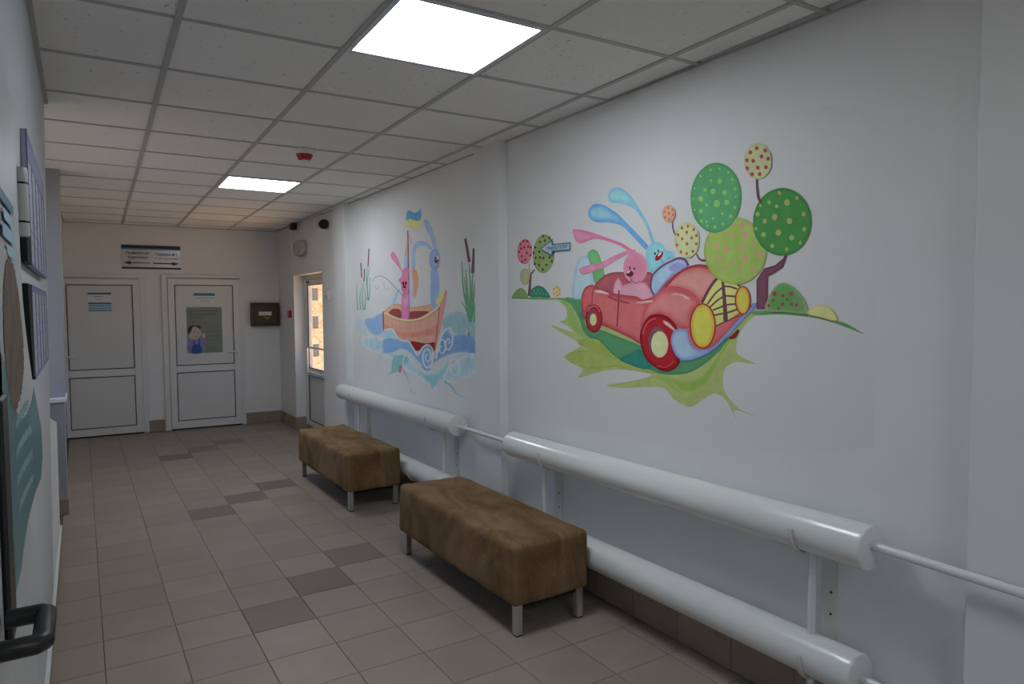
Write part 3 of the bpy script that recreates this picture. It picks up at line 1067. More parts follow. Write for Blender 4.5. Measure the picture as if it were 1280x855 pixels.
YP = 0.0425   # face of the door panels
n1 = on_end('door_sign', 0.205, 1.690, YP, 'upper white sign with dark blue top band on the left door', 'sign')
MB().box(-0.122, 0.122, -0.003, 0, -0.055, 0.057).build('plate', PAPER, n1)
MB().box(-0.122, 0.122, -0.0036, -0.002, 0.036, 0.057).build('top_band', BLUE, n1)
text('Кабінет 3', n1, -0.01, 0.012, 0.018, INK, -0.004, 0.15)
text('лікаря', n1, -0.01, -0.022, 0.015, INK, -0.004, 0.09)
n2 = on_end('door_sign', 0.207, 1.577, YP, 'lower pale blue sign hung just under another on the left door', 'sign')
MB().box(-0.120, 0.120, -0.003, 0, -0.050, 0.050).build('plate', TEALB, n2)
MB().box(-0.120, 0.120, -0.0036, -0.002, 0.034, 0.050).build('top_band', BLUE, n2)
MB().box(-0.120, 0.120, -0.0036, -0.002, -0.050, -0.043).build('bottom_band', NAVY, n2)
text('Прийом дітей з 8 до', n2, 0, 0.013, 0.017, INK, -0.004, 0.215)
text('14 години, вхід за чергою', n2, 0, -0.020, 0.017, NAVY, -0.004, 0.215)
n3 = on_end('door_sign', 1.360, 1.700, YP, 'narrow white sign with a teal band above the green poster', 'sign')
MB().box(-0.126, 0.126, -0.003, 0, -0.068, 0.046).build('plate', PAPER, n3)
MB().box(-0.126, 0.126, -0.0036, -0.002, 0.014, 0.046).build('top_band', TEAL, n3)
text('Старша медична сестра', n3, 0, -0.012, 0.020, BLUE, -0.004, 0.235)
text('кабінет 2', n3, 0, -0.048, 0.018, REDINK, -0.004, 0.11)
po = on_end('poster', 1.354, 1.272, YP, 'sage green poster of a dark-haired child in blue dungarees on the door', 'poster')
MB().box(-0.209, 0.209, -0.002, 0, -0.295, 0.295).build('sheet', POSTG, po)
text('Що потрібно знати дітям', po, -0.185, 0.250, 0.026, INK2, -0.003, 0.36, align='LEFT', bold=0.015)
text('про здоров\'я і чистоту', po, -0.170, 0.205, 0.026, INK2, -0.003, 0.31, align='LEFT', bold=0.015)
text('та безпеку', po, -0.170, 0.160, 0.026, INK2, -0.003, 0.15, align='LEFT', bold=0.015)
for q, (t_, zz) in enumerate((('мийте руки з милом', 0.095), ('їжте овочі та фрукти', 0.035), ('більше гуляйте надворі', -0.02), ('чистіть зуби двічі на день', -0.075), ('вчасно лягайте спати', -0.13), ('слухайте лікаря', -0.235), ('будьте здорові!', -0.265))):
    text(t_, po, 0.02 if q else -0.15, zz, 0.013, INK2, -0.003, 0.17, align='LEFT')


def blob(parent, name, m, pts, y, n=4):
    P = np.array(pts, float)
    N = len(P)
    out = []
    for i in range(N):
        a, b, c, d = P[i - 1], P[i], P[(i + 1) % N], P[(i + 2) % N]
        for k in range(n):
            t = k / n
            out.append(0.5 * ((2 * b) + (c - a) * t + (2 * a - 5 * b + 4 * c - d) * t * t + (3 * b - a - 3 * c + d) * t ** 3))
    return MB().prism([tuple(q) for q in out], y, y + 0.0006).build(name, m, parent)


ch = blob(po, 'child_shirt', SHIRT, [(-0.20, -0.29), (-0.205, -0.15), (-0.15, -0.10), (-0.06, -0.105), (0.0, -0.10), (0.012, -0.17), (-0.01, -0.23), (-0.04, -0.29)], -0.0028)
blob(po, 'child_dungarees', DENIM, [(-0.160, -0.292), (-0.155, -0.21), (-0.120, -0.185), (-0.085, -0.18), (-0.055, -0.20), (-0.045, -0.292)], -0.0034)
for sx in (-0.132, -0.068):
    MB().box(sx - 0.008, sx + 0.008, -0.0034, -0.003, -0.20, -0.12).build('dungaree_strap', DENIM, po)
blob(po, 'child_hair', HAIRP, [(-0.20, -0.02), (-0.195, 0.03), (-0.15, 0.062), (-0.10, 0.058), (-0.05, 0.05), (-0.06, 0.0), (-0.12, -0.03), (-0.17, -0.06)], -0.0032)
blob(po, 'child_face', SKINP, [(-0.195, -0.075), (-0.165, -0.02), (-0.135, 0.045), (-0.085, 0.035), (-0.05, -0.005), (-0.045, -0.05), (-0.08, -0.105), (-0.135, -0.12), (-0.18, -0.10)], -0.0040)
blob(po, 'child_hand', SKINP, [(-0.035, -0.075), (-0.03, -0.045), (-0.005, -0.045), (0.008, -0.065), (0.0, -0.095), (-0.022, -0.10)], -0.0042)
for ex, ez in ((-0.125, -0.03), (-0.088, -0.033)):
    MB().box(ex - 0.010, ex + 0.010, -0.0046, -0.0042, ez - 0.003, ez + 0.003).build('child_eye', HAIRP, po)
MB().box(-0.125, -0.092, -0.0046, -0.0042, -0.085, -0.079).build('child_mouth', REDINK, po)

bx = on_end('wooden_box', 2.098, 1.467, 0.0, 'dark wooden box with a small white label beside the right door', 'box')
MB().bev(-0.178, 0.178, -0.085, 0, -0.152, 0.152, 0.004).build('case', WOOD, bx)
fr = MB()
fr.bev(-0.181, 0.181, -0.096, -0.084, 0.118, 0.155, 0.004).bev(-0.181, 0.181, -0.096, -0.084, -0.155, -0.118, 0.004)
fr.bev(-0.181, -0.144, -0.096, -0.084, -0.119, 0.119, 0.004).bev(0.144, 0.181, -0.096, -0.084, -0.119, 0.119, 0.004)
fr.build('lid_frame', WOOD, bx)
MB().bev(-0.144, 0.144, -0.089, -0.084, -0.118, 0.118, 0.002).build('lid_panel', mat('brown_wood_panel', (0.085, 0.040, 0.018), rough=0.5, var=0.4, scale=5, stretch=(1, 1, 8)), bx)
MB().box(-0.084, 0.080, -0.0925, -0.089, -0.014, 0.036).build('label_plate', PAPER, bx)
MB().prism([(-0.025, -0.022), (0.018, -0.072), (0.062, -0.022), (0.046, -0.022), (0.018, -0.052), (-0.008, -0.022)], -0.0925, -0.089).build('emblem', YELLOW, bx)
MB().prism([(0.0, -0.022), (0.018, -0.045), (0.038, -0.022)], -0.0922, -0.089).build('emblem_core', VOID, bx)

# ---- arrow sign stuck on the right wall, over the small painted tree
ar = empty('arrow_sign', (XR - 0.0045, 0, 0), RIGHT, 'white arrow sign with teal outline and lettering, pointing left on the car mural', 'sign')
def arrow_pts(d):
    return [(-3.310 + 2.2 * d, 1.882), (-3.186 - d, 1.931 - 2 * d), (-3.186 - d, 1.902 - d), (-3.019 - d, 1.899 - d), (-3.019 - d, 1.855 + d), (-3.186 - d, 1.859 + d), (-3.186 - d, 1.830 + 2 * d)]


MB().prism(arrow_pts(0), -0.003, 0).build('border', TEAL, ar)
MB().prism(arrow_pts(0.007), -0.0036, -0.0005).build('face', mat('pale_blue_print', (0.58, 0.70, 0.78), rough=0.5), ar)
text('ПРИЙОМ ХВОРИХ', ar, -3.137, 1.8795, 0.020, TEAL, -0.0042, 0.205, bold=0.03)

# ---- left side: time-table boards, the open white door with its poster
def time_board(y0, y1, z0, z1, x, head, label, back):
    o = empty('notice_board', (x, (y0 + y1) / 2, (z0 + z1) / 2), LEFT, label, 'notice board', 'time-table boards on the left wall')
    w, h = (y1 - y0) / 2, (z1 - z0) / 2
    MB().bev(-w, w, -0.010, 0.004, -h, h, 0.002).build('board', BOARD, o)
    f = MB()
    t = 0.008
    f.box(-w, -w + t, -0.012, -0.009, -h, h).box(w - t, w, -0.012, -0.009, -h, h).box(-w, w, -0.012, -0.009, -h, -h + t).box(-w, w, -0.012, -0.009, h - t, h)
    f.build('border', PURPLE, o)
    if head:
        MB().box(-w + t, w - t, -0.0115, -0.009, h - head, h - t).build('heading_band', PURPLE, o)
    MB().prism(back, -0.011, 0.003).build('shaded_backing', VOID, o)  # shaded near side of the backing, put in as a black strip
    for k in range(1, 5):
        x0 = -w + 2 * w * k / 5
        MB().box(x0 - 0.010, x0 + 0.010, -0.0115, -0.009, -h + t, h - max(head, 0.02)).build('column_line', PURPLE, o)
    rows = int((2 * h - head) / 0.035)
    for k in range(5):
        b = MB()
        for r in range(1, rows):
            zz = h - max(head, 0.02) - r * 0.035
            x0 = -w + 2 * w * k / 5 + 0.02
            for q in range(3):
                if random.random() < 0.35:
                    continue
                ln = random.uniform(0.03, 0.05)
                b.box(x0 + q * 0.055, x0 + q * 0.055 + ln, -0.0106, -0.009, zz - 0.003, zz + 0.003)
        tag(b.build('printed_lines', LILACINK, o), kind='stuff')
    return o


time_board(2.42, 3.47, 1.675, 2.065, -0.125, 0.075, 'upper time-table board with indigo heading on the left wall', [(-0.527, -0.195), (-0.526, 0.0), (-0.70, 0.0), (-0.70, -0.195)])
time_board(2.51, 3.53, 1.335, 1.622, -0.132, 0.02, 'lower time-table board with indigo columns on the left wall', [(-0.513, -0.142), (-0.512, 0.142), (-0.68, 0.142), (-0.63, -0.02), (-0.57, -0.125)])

XL = -0.115
d4 = empty('door_4', (XL, 1.99, 0), LEFT, kind='structure')      # local x = +world y; the leaf reaches back towards the camera
MB().bev(-0.90, 0.0, 0.0, 0.040, 0.02, 2.030, 0.004).build('leaf', mat('grey_white_leaf', (0.50, 0.51, 0.52), rough=0.4), d4)
hg = MB().lathe([(0.0150, 1.720), (0.0165, 1.724), (0.0165, 1.752)], (0.012, -0.004, 0), 'z', 20)
hg.lathe([(0.0165, 1.757), (0.0165, 1.843)], (0.012, -0.004, 0), 'z', 20)
hg.lathe([(0.0165, 1.848), (0.0165, 1.878), (0.0150, 1.882)], (0.012, -0.004, 0), 'z', 20)
hg.build('hinge', mat('grey_white_hinge', (0.50, 0.52, 0.50), rough=0.35), d4, True)
MB().lathe([(0.010, 1.722), (0.010, 1.880)], (0.012, -0.004, 0), 'z', 12).build('hinge_pin', VOID, d4)
hp = MB().bev(-0.700, -0.610, -0.010, 0.0, 1.02, 1.41, 0.004).build('handle_plate', BLACK, d4)
MB().tube([(-0.74, -0.006, 1.083), (-0.74, -0.050, 1.083), (-0.745, -0.056, 1.083), (-0.85, -0.056, 1.083), (-0.856, -0.050, 1.083), (-0.856, -0.006, 1.083)], 0.0140, 12).build('lever', BLACK, hp, True)

# the poster on that door: a sheet whose lower corner curls off the leaf
ps = empty('hanging_poster', (XL + 0.002, 1.99, 0), LEFT, 'teal and white poster with an oval brown photo, curling off the open door', 'poster')


def sheet_y(x, z):
    t = max(0.0, min(1.0, (1.62 - z) / 0.35)) * max(0.0, 1 - abs(z - 1.20) / 0.48 if z < 1.20 else 1.0)
    u = max(0.0, (x + 0.42) / 0.37)
    return -0.0015 - 0.030 * t * t * u * u - 0.003 * t * math.sin(9 * z)


def sheet(name, m, inside, dy, nx=26, nz=60, x0=-0.62, x1=-0.06, z0=1.03, z1=1.86):
    b = MB()
    for i in range(nx):
        for j in range(nz):
            xa, xb = x0 + (x1 - x0) * i / nx, x0 + (x1 - x0) * (i + 1) / nx
            za, zb = z0 + (z1 - z0) * j / nz, z0 + (z1 - z0) * (j + 1) / nz
            if inside((xa + xb) / 2, (za + zb) / 2):
                b.add([(x, sheet_y(x, z) - dy, z) for x, z in ((xa, za), (xb, za), (xb, zb), (xa, zb))], [(0, 1, 2, 3)])
    bm = bmesh.new()
    me = bpy.data.meshes.new(name)
    me.from_pydata(b.v, [], b.f)
    bm.from_mesh(me)
    bmesh.ops.remove_doubles(bm, verts=bm.verts[:], dist=1e-5)
    bm.to_mesh(me)
    bm.free()
    me.materials.append(m)
    for p in me.polygons:
        p.use_smooth = True
    return link(name, me, ps)


lower_edge = lambda x: 1.05 + max(0, (x + 0.40)) * 0.30
sheet('sheet', mat('grey_white_print', (0.47, 0.49, 0.50), rough=0.45), lambda x, z: lower_edge(x) < z < 1.66, 0.0, 70, 160)
sheet('teal_field', mat('deep_teal_print', (0.085, 0.20, 0.225), rough=0.4), lambda x, z: lower_edge(x) < z < 1.40 + 0.08 * math.sin(x * 7), 0.0006, 70, 160)
sheet('photo', BROWNPH, lambda x, z: ((x + 0.36) / 0.20) ** 2 + ((z - 1.50) / 0.145) ** 2 < 1, 0.0011, 40, 90)
for k, zz in enumerate((1.75, 1.72, 1.69, 1.66)):
    w = (0.30, 0.22, 0.26, 0.18)[k]
    sheet('headline', TEALB if k else TEAL, lambda x, z: abs(z - zz) < 0.011 and -0.23 - w < x < -0.23, 0.0011, 60, 200)
for k in range(4):
    zz = 1.33 - 0.055 * k
    sheet('tagline', mat('pale_teal_print', (0.22, 0.36, 0.38), rough=0.45), lambda x, z: abs(z - zz - 0.08 * (x + 0.3)) < 0.009 and -0.38 < x < -0.16, 0.0011, 60, 200)

# ================================================================== MURALS
# every painted figure is a skin of pigment on the wall, outlines in millimetres along and up the wall (y,z)
MURALS = [
    ('car', 'background_patch', None, [
        ('area', (137, 138, 140), (137, 138, 140), 0, 0, [(3631, 1604), (3627, 1110), (3620, 857), (1972, 903), (1305, 1053), (1310, 1630), (1314, 2221), (1990, 2356), (3119, 2408), (3612, 2454)]),
    ]),
    ('car', 'painted_grass', None, [
        ('area', (142, 151, 94), (137, 144, 97), 8, 1, [(3153, 1594), (3081, 1557), (3055, 1503), (3081, 1470), (3122, 1460), (3048, 1437), (3012, 1405), (3153, 1431), (3206, 1432), (3072, 1389), (2974, 1356), (2932, 1334), (3052, 1283), (3082, 1261), (3022, 1235), (2917, 1206), (2955, 1156), (2807, 1195), (2652, 1224), (2493, 1227), (2388, 1217), (2508, 1181), (2719, 1136), (2571, 1137), (2417, 1158), (2303, 1161), (2248, 1122), (2181, 1097), (2140, 1095), (2092, 1118), (2044, 1156), (1996, 1168), (1950, 1154), (1924, 1125), (1876, 1059), (1899, 1110), (1791, 1096), (1877, 1120), (1927, 1157), (1956, 1195), (1960, 1250), (1940, 1288), (1885, 1313), (1794, 1309), (1852, 1329), (1891, 1354), (1886, 1408), (1854, 1462), (1797, 1510), (1797, 1528), (1887, 1479), (2196, 1299), (2389, 1369), (2916, 1510), (2954, 1556), (3031, 1590)]),
        ('area', (129, 141, 71), (132, 144, 80), 15, 1, [(2898, 1406), (2754, 1382), (2571, 1350), (2532, 1320), (2652, 1296), (2789, 1301), (2898, 1327), (2964, 1345), (2917, 1376)]),
        ('area', (137, 148, 80), (129, 139, 75), 15, 1, [(3062, 1268), (2917, 1309), (2669, 1291), (2433, 1240), (2282, 1227), (2478, 1228), (2636, 1238), (2825, 1213), (2974, 1224)]),
        ('area', (124, 146, 84), (130, 150, 87), 15, 1, [(3153, 1594), (3071, 1587), (3012, 1545), (2954, 1474), (2907, 1417), (2852, 1384), (2772, 1364), (2898, 1371), (2993, 1415), (3051, 1473), (3061, 1533)]),
        ('area', (73, 122, 85), (61, 109, 78), 18, 1, [(3071, 1593), (3002, 1592), (2916, 1574), (2898, 1510), (2889, 1441), (2754, 1421), (2463, 1355), (2196, 1299), (2070, 1344), (1908, 1425), (1941, 1387), (2022, 1319), (2106, 1266), (2182, 1239), (2303, 1227), (2418, 1243), (2636, 1284), (2772, 1364), (2852, 1378), (2907, 1411), (2945, 1474), (3002, 1545)]),
        ('area', (42, 111, 97), (35, 100, 87), 12, 1, [(2616, 1278), (2540, 1309), (2463, 1334), (2389, 1266), (2433, 1242), (2539, 1256)]),
        ('area', (39, 109, 91), (39, 104, 83), 10, 1, [(3016, 1592), (2931, 1589), (2898, 1498), (2926, 1475), (2954, 1533)]),
        ('area', (120, 144, 70), (129, 150, 80), 14, 1, [(2289, 1221), (2195, 1206), (2118, 1219), (2057, 1256), (2010, 1306), (1958, 1378), (1908, 1420), (1964, 1341), (2009, 1264), (2056, 1204), (2093, 1180), (2143, 1162), (2195, 1164), (2235, 1188)]),
        ('area', (130, 152, 83), (139, 155, 91), 12, 1, [(2388, 1217), (2289, 1221), (2235, 1188), (2195, 1162), (2143, 1159), (2093, 1177), (2118, 1150), (2195, 1140), (2262, 1165), (2331, 1199)]),
        ('line', (144, 152, 100), 6, 3, [(1960, 1240), (1973, 1193), (2032, 1159), (2092, 1124)]),
    ]),
    ('car', 'painted_hill', None, [
        ('area', (71, 124, 80), (87, 130, 83), 10, 1, [(3628, 1598), (3447, 1603), (3214, 1596), (3084, 1593), (2942, 1588), (2924, 1550), (2937, 1516), (2982, 1519), (3022, 1556), (3074, 1577), (3159, 1588), (3270, 1589), (3423, 1591)]),
        ('area', (144, 150, 104), (144, 150, 104), 5, 1, [(3459, 1594), (3270, 1589), (3159, 1586), (3074, 1575), (3105, 1578), (3192, 1582), (3363, 1586)]),
        ('area', (80, 124, 77), (96, 130, 87), 6, 1, [(1811, 1520), (1733, 1527), (1631, 1516), (1559, 1508), (1456, 1490), (1413, 1480), (1348, 1444), (1423, 1469), (1512, 1494), (1594, 1504), (1694, 1510), (1799, 1506)]),
    ]),
    ('car', 'painted_mound', None, [
        ('area', (148, 167, 187), (130, 152, 184), 26, 1, [(3004, 1593), (3001, 1673), (2978, 1764), (2943, 1806), (2893, 1818), (2859, 1805), (2836, 1768), (2822, 1667), (2883, 1594)]),
        ('area', (94, 148, 97), (80, 130, 85), 14, 1, [(2874, 1818), (2855, 1839), (2822, 1845), (2785, 1824), (2755, 1770), (2728, 1693), (2735, 1664), (2790, 1660), (2817, 1679), (2845, 1763)]),
    ]),
    ('car', 'painted_tree', None, [
        ('area', (174, 103, 117), (161, 91, 104), 14, 1, [(3401, 1871), (3408, 1849), (3422, 1830), (3442, 1815), (3466, 1806), (3492, 1805), (3517, 1811), (3539, 1824), (3555, 1843), (3564, 1865), (3564, 1889), (3557, 1912), (3542, 1932), (3521, 1947), (3497, 1955), (3471, 1955), (3447, 1948), (3426, 1935), (3411, 1917), (3402, 1895)]),
        ('area', (117, 135, 85), (100, 120, 74), 14, 1, [(3172, 1842), (3181, 1809), (3200, 1780), (3227, 1758), (3259, 1745), (3294, 1742), (3328, 1751), (3357, 1770), (3379, 1797), (3392, 1830), (3393, 1866), (3382, 1900), (3362, 1929), (3333, 1951), (3300, 1963), (3265, 1964), (3233, 1954), (3205, 1935), (3184, 1908), (3173, 1876)]),
        ('area', (144, 144, 111), (130, 130, 97), 14, 1, [(3426, 1727), (3429, 1712), (3437, 1698), (3449, 1688), (3464, 1681), (3481, 1679), (3498, 1682), (3513, 1690), (3525, 1701), (3533, 1716), (3536, 1732), (3533, 1747), (3525, 1761), (3512, 1772), (3497, 1778), (3480, 1780), (3463, 1776), (3448, 1769), (3436, 1757), (3429, 1743)]),
        ('area', (96, 61, 74), (78, 48, 61), 5, 0, [(3452, 1612), (3443, 1660), (3434, 1701), (3422, 1744), (3378, 1771), (3370, 1765), (3407, 1737), (3414, 1686), (3413, 1611)]),
        ('line', (104, 74, 83), 4, 5, [(3435, 1815), (3433, 1775), (3419, 1740)]),
        ('area', (117, 35, 52), (117, 35, 52), 0, 1, [(3517, 1929), (3521, 1924), (3529, 1922), (3537, 1925), (3540, 1931), (3537, 1936), (3528, 1938), (3520, 1935)]),
        ('area', (117, 35, 52), (117, 35, 52), 0, 1, [(3482, 1943), (3485, 1938), (3493, 1937), (3501, 1940), (3505, 1945), (3501, 1950), (3493, 1952), (3485, 1949)]),
        ('area', (117, 35, 52), (117, 35, 52), 0, 1, [(3443, 1940), (3446, 1935), (3454, 1933), (3462, 1936), (3465, 1942), (3462, 1947), (3454, 1948), (3446, 1946)]),
        ('area', (117, 35, 52), (117, 35, 52), 0, 1, [(3476, 1906), (3480, 1900), (3488, 1899), (3495, 1902), (3499, 1907), (3495, 1912), (3487, 1914), (3480, 1911)]),
        ('area', (117, 35, 52), (117, 35, 52), 0, 1, [(3433, 1908), (3437, 1903), (3444, 1901), (3452, 1904), (3455, 1909), (3452, 1914), (3444, 1916), (3437, 1913)]),
        ('area', (117, 35, 52), (117, 35, 52), 0, 1, [(3406, 1900), (3409, 1895), (3417, 1894), (3424, 1896), (3427, 1902), (3424, 1907), (3416, 1909), (3409, 1906)]),
        ('area', (117, 35, 52), (117, 35, 52), 0, 1, [(3533, 1883), (3536, 1877), (3544, 1876), (3552, 1878), (3556, 1884), (3552, 1889), (3544, 1891), (3536, 1888)]),
        ('area', (117, 35, 52), (117, 35, 52), 0, 1, [(3446, 1871), (3449, 1866), (3457, 1864), (3465, 1867), (3468, 1873), (3465, 1878), (3457, 1879), (3449, 1877)]),
        ('area', (117, 35, 52), (117, 35, 52), 0, 1, [(3502, 1853), (3505, 1848), (3513, 1846), (3521, 1849), (3524, 1855), (3521, 1860), (3513, 1862), (3505, 1859)]),
        ('area', (117, 35, 52), (117, 35, 52), 0, 1, [(3410, 1854), (3413, 1849), (3421, 1847), (3428, 1850), (3431, 1855), (3428, 1860), (3420, 1862), (3413, 1859)]),
        ('area', (117, 35, 52), (117, 35, 52), 0, 1, [(3465, 1832), (3468, 1827), (3476, 1825), (3484, 1828), (3487, 1833), (3484, 1838), (3476, 1840), (3468, 1837)]),
        ('area', (117, 35, 52), (117, 35, 52), 0, 1, [(3496, 1822), (3499, 1817), (3507, 1815), (3515, 1818), (3518, 1823), (3515, 1829), (3507, 1830), (3499, 1828)]),
        ('area', (117, 35, 52), (117, 35, 52), 0, 1, [(3510, 1901), (3513, 1896), (3521, 1895), (3529, 1897), (3533, 1903), (3529, 1908), (3521, 1910), (3513, 1907)]),
        ('area', (74, 57, 44), (74, 57, 44), 0, 1, [(3304, 1924), (3308, 1918), (3316, 1917), (3324, 1920), (3328, 1926), (3324, 1931), (3316, 1933), (3308, 1930)]),
        ('area', (74, 57, 44), (74, 57, 44), 0, 1, [(3257, 1928), (3260, 1922), (3268, 1920), (3276, 1923), (3279, 1930), (3276, 1935), (3268, 1937), (3260, 1934)]),
        ('area', (74, 57, 44), (74, 57, 44), 0, 1, [(3212, 1940), (3215, 1934), (3223, 1933), (3231, 1936), (3234, 1942), (3231, 1947), (3223, 1949), (3215, 1946)]),
        ('area', (74, 57, 44), (74, 57, 44), 0, 1, [(3273, 1955), (3277, 1950), (3285, 1948), (3293, 1951), (3296, 1957), (3293, 1962), (3285, 1964), (3277, 1961)]),
        ('area', (74, 57, 44), (74, 57, 44), 0, 1, [(3355, 1896), (3358, 1891), (3366, 1889), (3375, 1892), (3378, 1898), (3375, 1904), (3366, 1905), (3358, 1902)]),
        ('area', (74, 57, 44), (74, 57, 44), 0, 1, [(3314, 1867), (3317, 1861), (3326, 1860), (3334, 1863), (3337, 1869), (3334, 1874), (3326, 1876), (3317, 1873)]),
        ('area', (74, 57, 44), (74, 57, 44), 0, 1, [(3352, 1835), (3355, 1830), (3363, 1828), (3372, 1831), (3375, 1837), (3372, 1842), (3363, 1844), (3355, 1841)]),
        ('area', (74, 57, 44), (74, 57, 44), 0, 1, [(3271, 1828), (3274, 1823), (3282, 1821), (3290, 1824), (3294, 1830), (3290, 1835), (3282, 1837), (3274, 1834)]),
        ('area', (74, 57, 44), (74, 57, 44), 0, 1, [(3317, 1790), (3320, 1784), (3329, 1782), (3337, 1785), (3340, 1791), (3337, 1797), (3328, 1799), (3320, 1796)]),
        ('area', (74, 57, 44), (74, 57, 44), 0, 1, [(3241, 1788), (3244, 1782), (3252, 1780), (3260, 1783), (3263, 1789), (3260, 1794), (3252, 1796), (3244, 1793)]),
        ('area', (74, 57, 44), (74, 57, 44), 0, 1, [(3188, 1804), (3192, 1798), (3199, 1797), (3207, 1799), (3210, 1805), (3207, 1811), (3199, 1813), (3192, 1810)]),
        ('area', (74, 57, 44), (74, 57, 44), 0, 1, [(3210, 1828), (3214, 1822), (3221, 1820), (3229, 1823), (3232, 1829), (3229, 1835), (3221, 1836), (3213, 1833)]),
        ('area', (74, 57, 44), (74, 57, 44), 0, 1, [(3278, 1762), (3281, 1756), (3290, 1754), (3298, 1757), (3301, 1763), (3298, 1768), (3289, 1770), (3281, 1768)]),
        ('area', (74, 57, 44), (74, 57, 44), 0, 1, [(3361, 1801), (3365, 1795), (3373, 1793), (3382, 1796), (3385, 1802), (3381, 1808), (3373, 1810), (3365, 1807)]),
        ('area', (74, 57, 44), (74, 57, 44), 0, 1, [(3370, 1864), (3374, 1859), (3382, 1857), (3391, 1860), (3394, 1866), (3390, 1872), (3382, 1874), (3374, 1870)]),
        ('area', (74, 57, 44), (74, 57, 44), 0, 1, [(3305, 1834), (3308, 1828), (3317, 1826), (3325, 1829), (3328, 1835), (3325, 1841), (3317, 1843), (3308, 1840)]),
        ('area', (74, 57, 44), (74, 57, 44), 0, 1, [(3177, 1851), (3180, 1846), (3188, 1844), (3196, 1847), (3199, 1852), (3196, 1858), (3188, 1860), (3180, 1857)]),
    ]),
    ('car', 'painted_bush', None, [
        ('area', (106, 130, 80), (94, 120, 70), 10, 1, [(3628, 1598), (3609, 1628), (3562, 1655), (3515, 1660), (3471, 1637), (3450, 1601), (3534, 1598)]),
        ('area', (48, 113, 87), (37, 97, 74), 14, 1, [(3423, 1607), (3408, 1649), (3345, 1670), (3281, 1657), (3238, 1626), (3218, 1599), (3316, 1602)]),
        ('area', (130, 152, 130), (130, 152, 130), 0, 1, [(3376, 1642), (3377, 1640), (3380, 1639), (3384, 1640), (3385, 1642), (3384, 1644), (3380, 1645), (3377, 1644)]),
        ('area', (130, 152, 130), (130, 152, 130), 0, 1, [(3334, 1648), (3336, 1645), (3339, 1644), (3342, 1645), (3344, 1648), (3342, 1650), (3339, 1651), (3336, 1650)]),
        ('area', (130, 152, 130), (130, 152, 130), 0, 1, [(3299, 1643), (3301, 1641), (3304, 1640), (3307, 1641), (3309, 1644), (3307, 1646), (3304, 1647), (3301, 1646)]),
        ('area', (130, 152, 130), (130, 152, 130), 0, 1, [(3358, 1625), (3359, 1622), (3363, 1622), (3366, 1623), (3367, 1625), (3366, 1627), (3363, 1628), (3359, 1627)]),
        ('area', (130, 152, 130), (130, 152, 130), 0, 1, [(3311, 1624), (3313, 1622), (3316, 1621), (3319, 1622), (3320, 1624), (3319, 1626), (3316, 1627), (3312, 1626)]),
        ('area', (130, 152, 130), (130, 152, 130), 0, 1, [(3277, 1620), (3278, 1618), (3281, 1617), (3285, 1618), (3286, 1620), (3284, 1622), (3281, 1623), (3278, 1622)]),
        ('area', (130, 152, 130), (130, 152, 130), 0, 1, [(3248, 1616), (3250, 1614), (3253, 1613), (3256, 1614), (3257, 1616), (3256, 1619), (3253, 1619), (3250, 1618)]),
        ('area', (178, 164, 104), (165, 148, 91), 14, 1, [(3115, 1631), (3117, 1621), (3122, 1612), (3131, 1605), (3141, 1601), (3153, 1599), (3165, 1601), (3176, 1606), (3185, 1613), (3191, 1623), (3193, 1633), (3191, 1643), (3185, 1653), (3176, 1660), (3165, 1664), (3153, 1665), (3141, 1663), (3130, 1658), (3122, 1651), (3116, 1642)]),
        ('area', (161, 91, 87), (161, 91, 87), 0, 1, [(3168, 1647), (3170, 1643), (3175, 1642), (3180, 1643), (3181, 1647), (3180, 1650), (3175, 1652), (3170, 1650)]),
        ('area', (161, 91, 87), (161, 91, 87), 0, 1, [(3141, 1652), (3143, 1649), (3148, 1648), (3152, 1649), (3154, 1653), (3152, 1656), (3148, 1657), (3143, 1656)]),
        ('area', (161, 91, 87), (161, 91, 87), 0, 1, [(3120, 1639), (3122, 1636), (3126, 1634), (3131, 1636), (3133, 1639), (3131, 1643), (3126, 1644), (3122, 1642)]),
        ('area', (161, 91, 87), (161, 91, 87), 0, 1, [(3150, 1627), (3152, 1624), (3157, 1622), (3161, 1624), (3163, 1627), (3161, 1631), (3157, 1632), (3152, 1630)]),
        ('area', (161, 91, 87), (161, 91, 87), 0, 1, [(3125, 1620), (3127, 1617), (3132, 1616), (3136, 1617), (3138, 1620), (3136, 1624), (3132, 1625), (3127, 1624)]),
        ('area', (161, 91, 87), (161, 91, 87), 0, 1, [(3169, 1618), (3170, 1615), (3175, 1613), (3180, 1615), (3182, 1618), (3180, 1621), (3175, 1623), (3170, 1621)]),
        ('area', (161, 91, 87), (161, 91, 87), 0, 1, [(3141, 1609), (3143, 1606), (3148, 1604), (3153, 1606), (3154, 1609), (3153, 1613), (3148, 1614), (3143, 1612)]),
    ]),
    ('car', 'painted_blue_rabbit', None, [
        ('area', (122, 161, 190), (80, 129, 178), 34, 1, [(2864, 2028), (2862, 2057), (2831, 2078), (2794, 2079), (2735, 2064), (2640, 2013), (2581, 1968), (2508, 1911), (2414, 1833), (2433, 1818), (2507, 1876), (2581, 1933), (2622, 1954), (2700, 1973), (2780, 1981), (2835, 1998)]),
        ('area', (130, 172, 196), (104, 152, 187), 26, 1, [(2704, 2095), (2700, 2122), (2670, 2139), (2631, 2140), (2581, 2119), (2524, 2070), (2461, 1997), (2414, 1934), (2370, 1843), (2390, 1844), (2422, 1918), (2461, 1970), (2508, 2016), (2565, 2044), (2623, 2060), (2678, 2071)]),
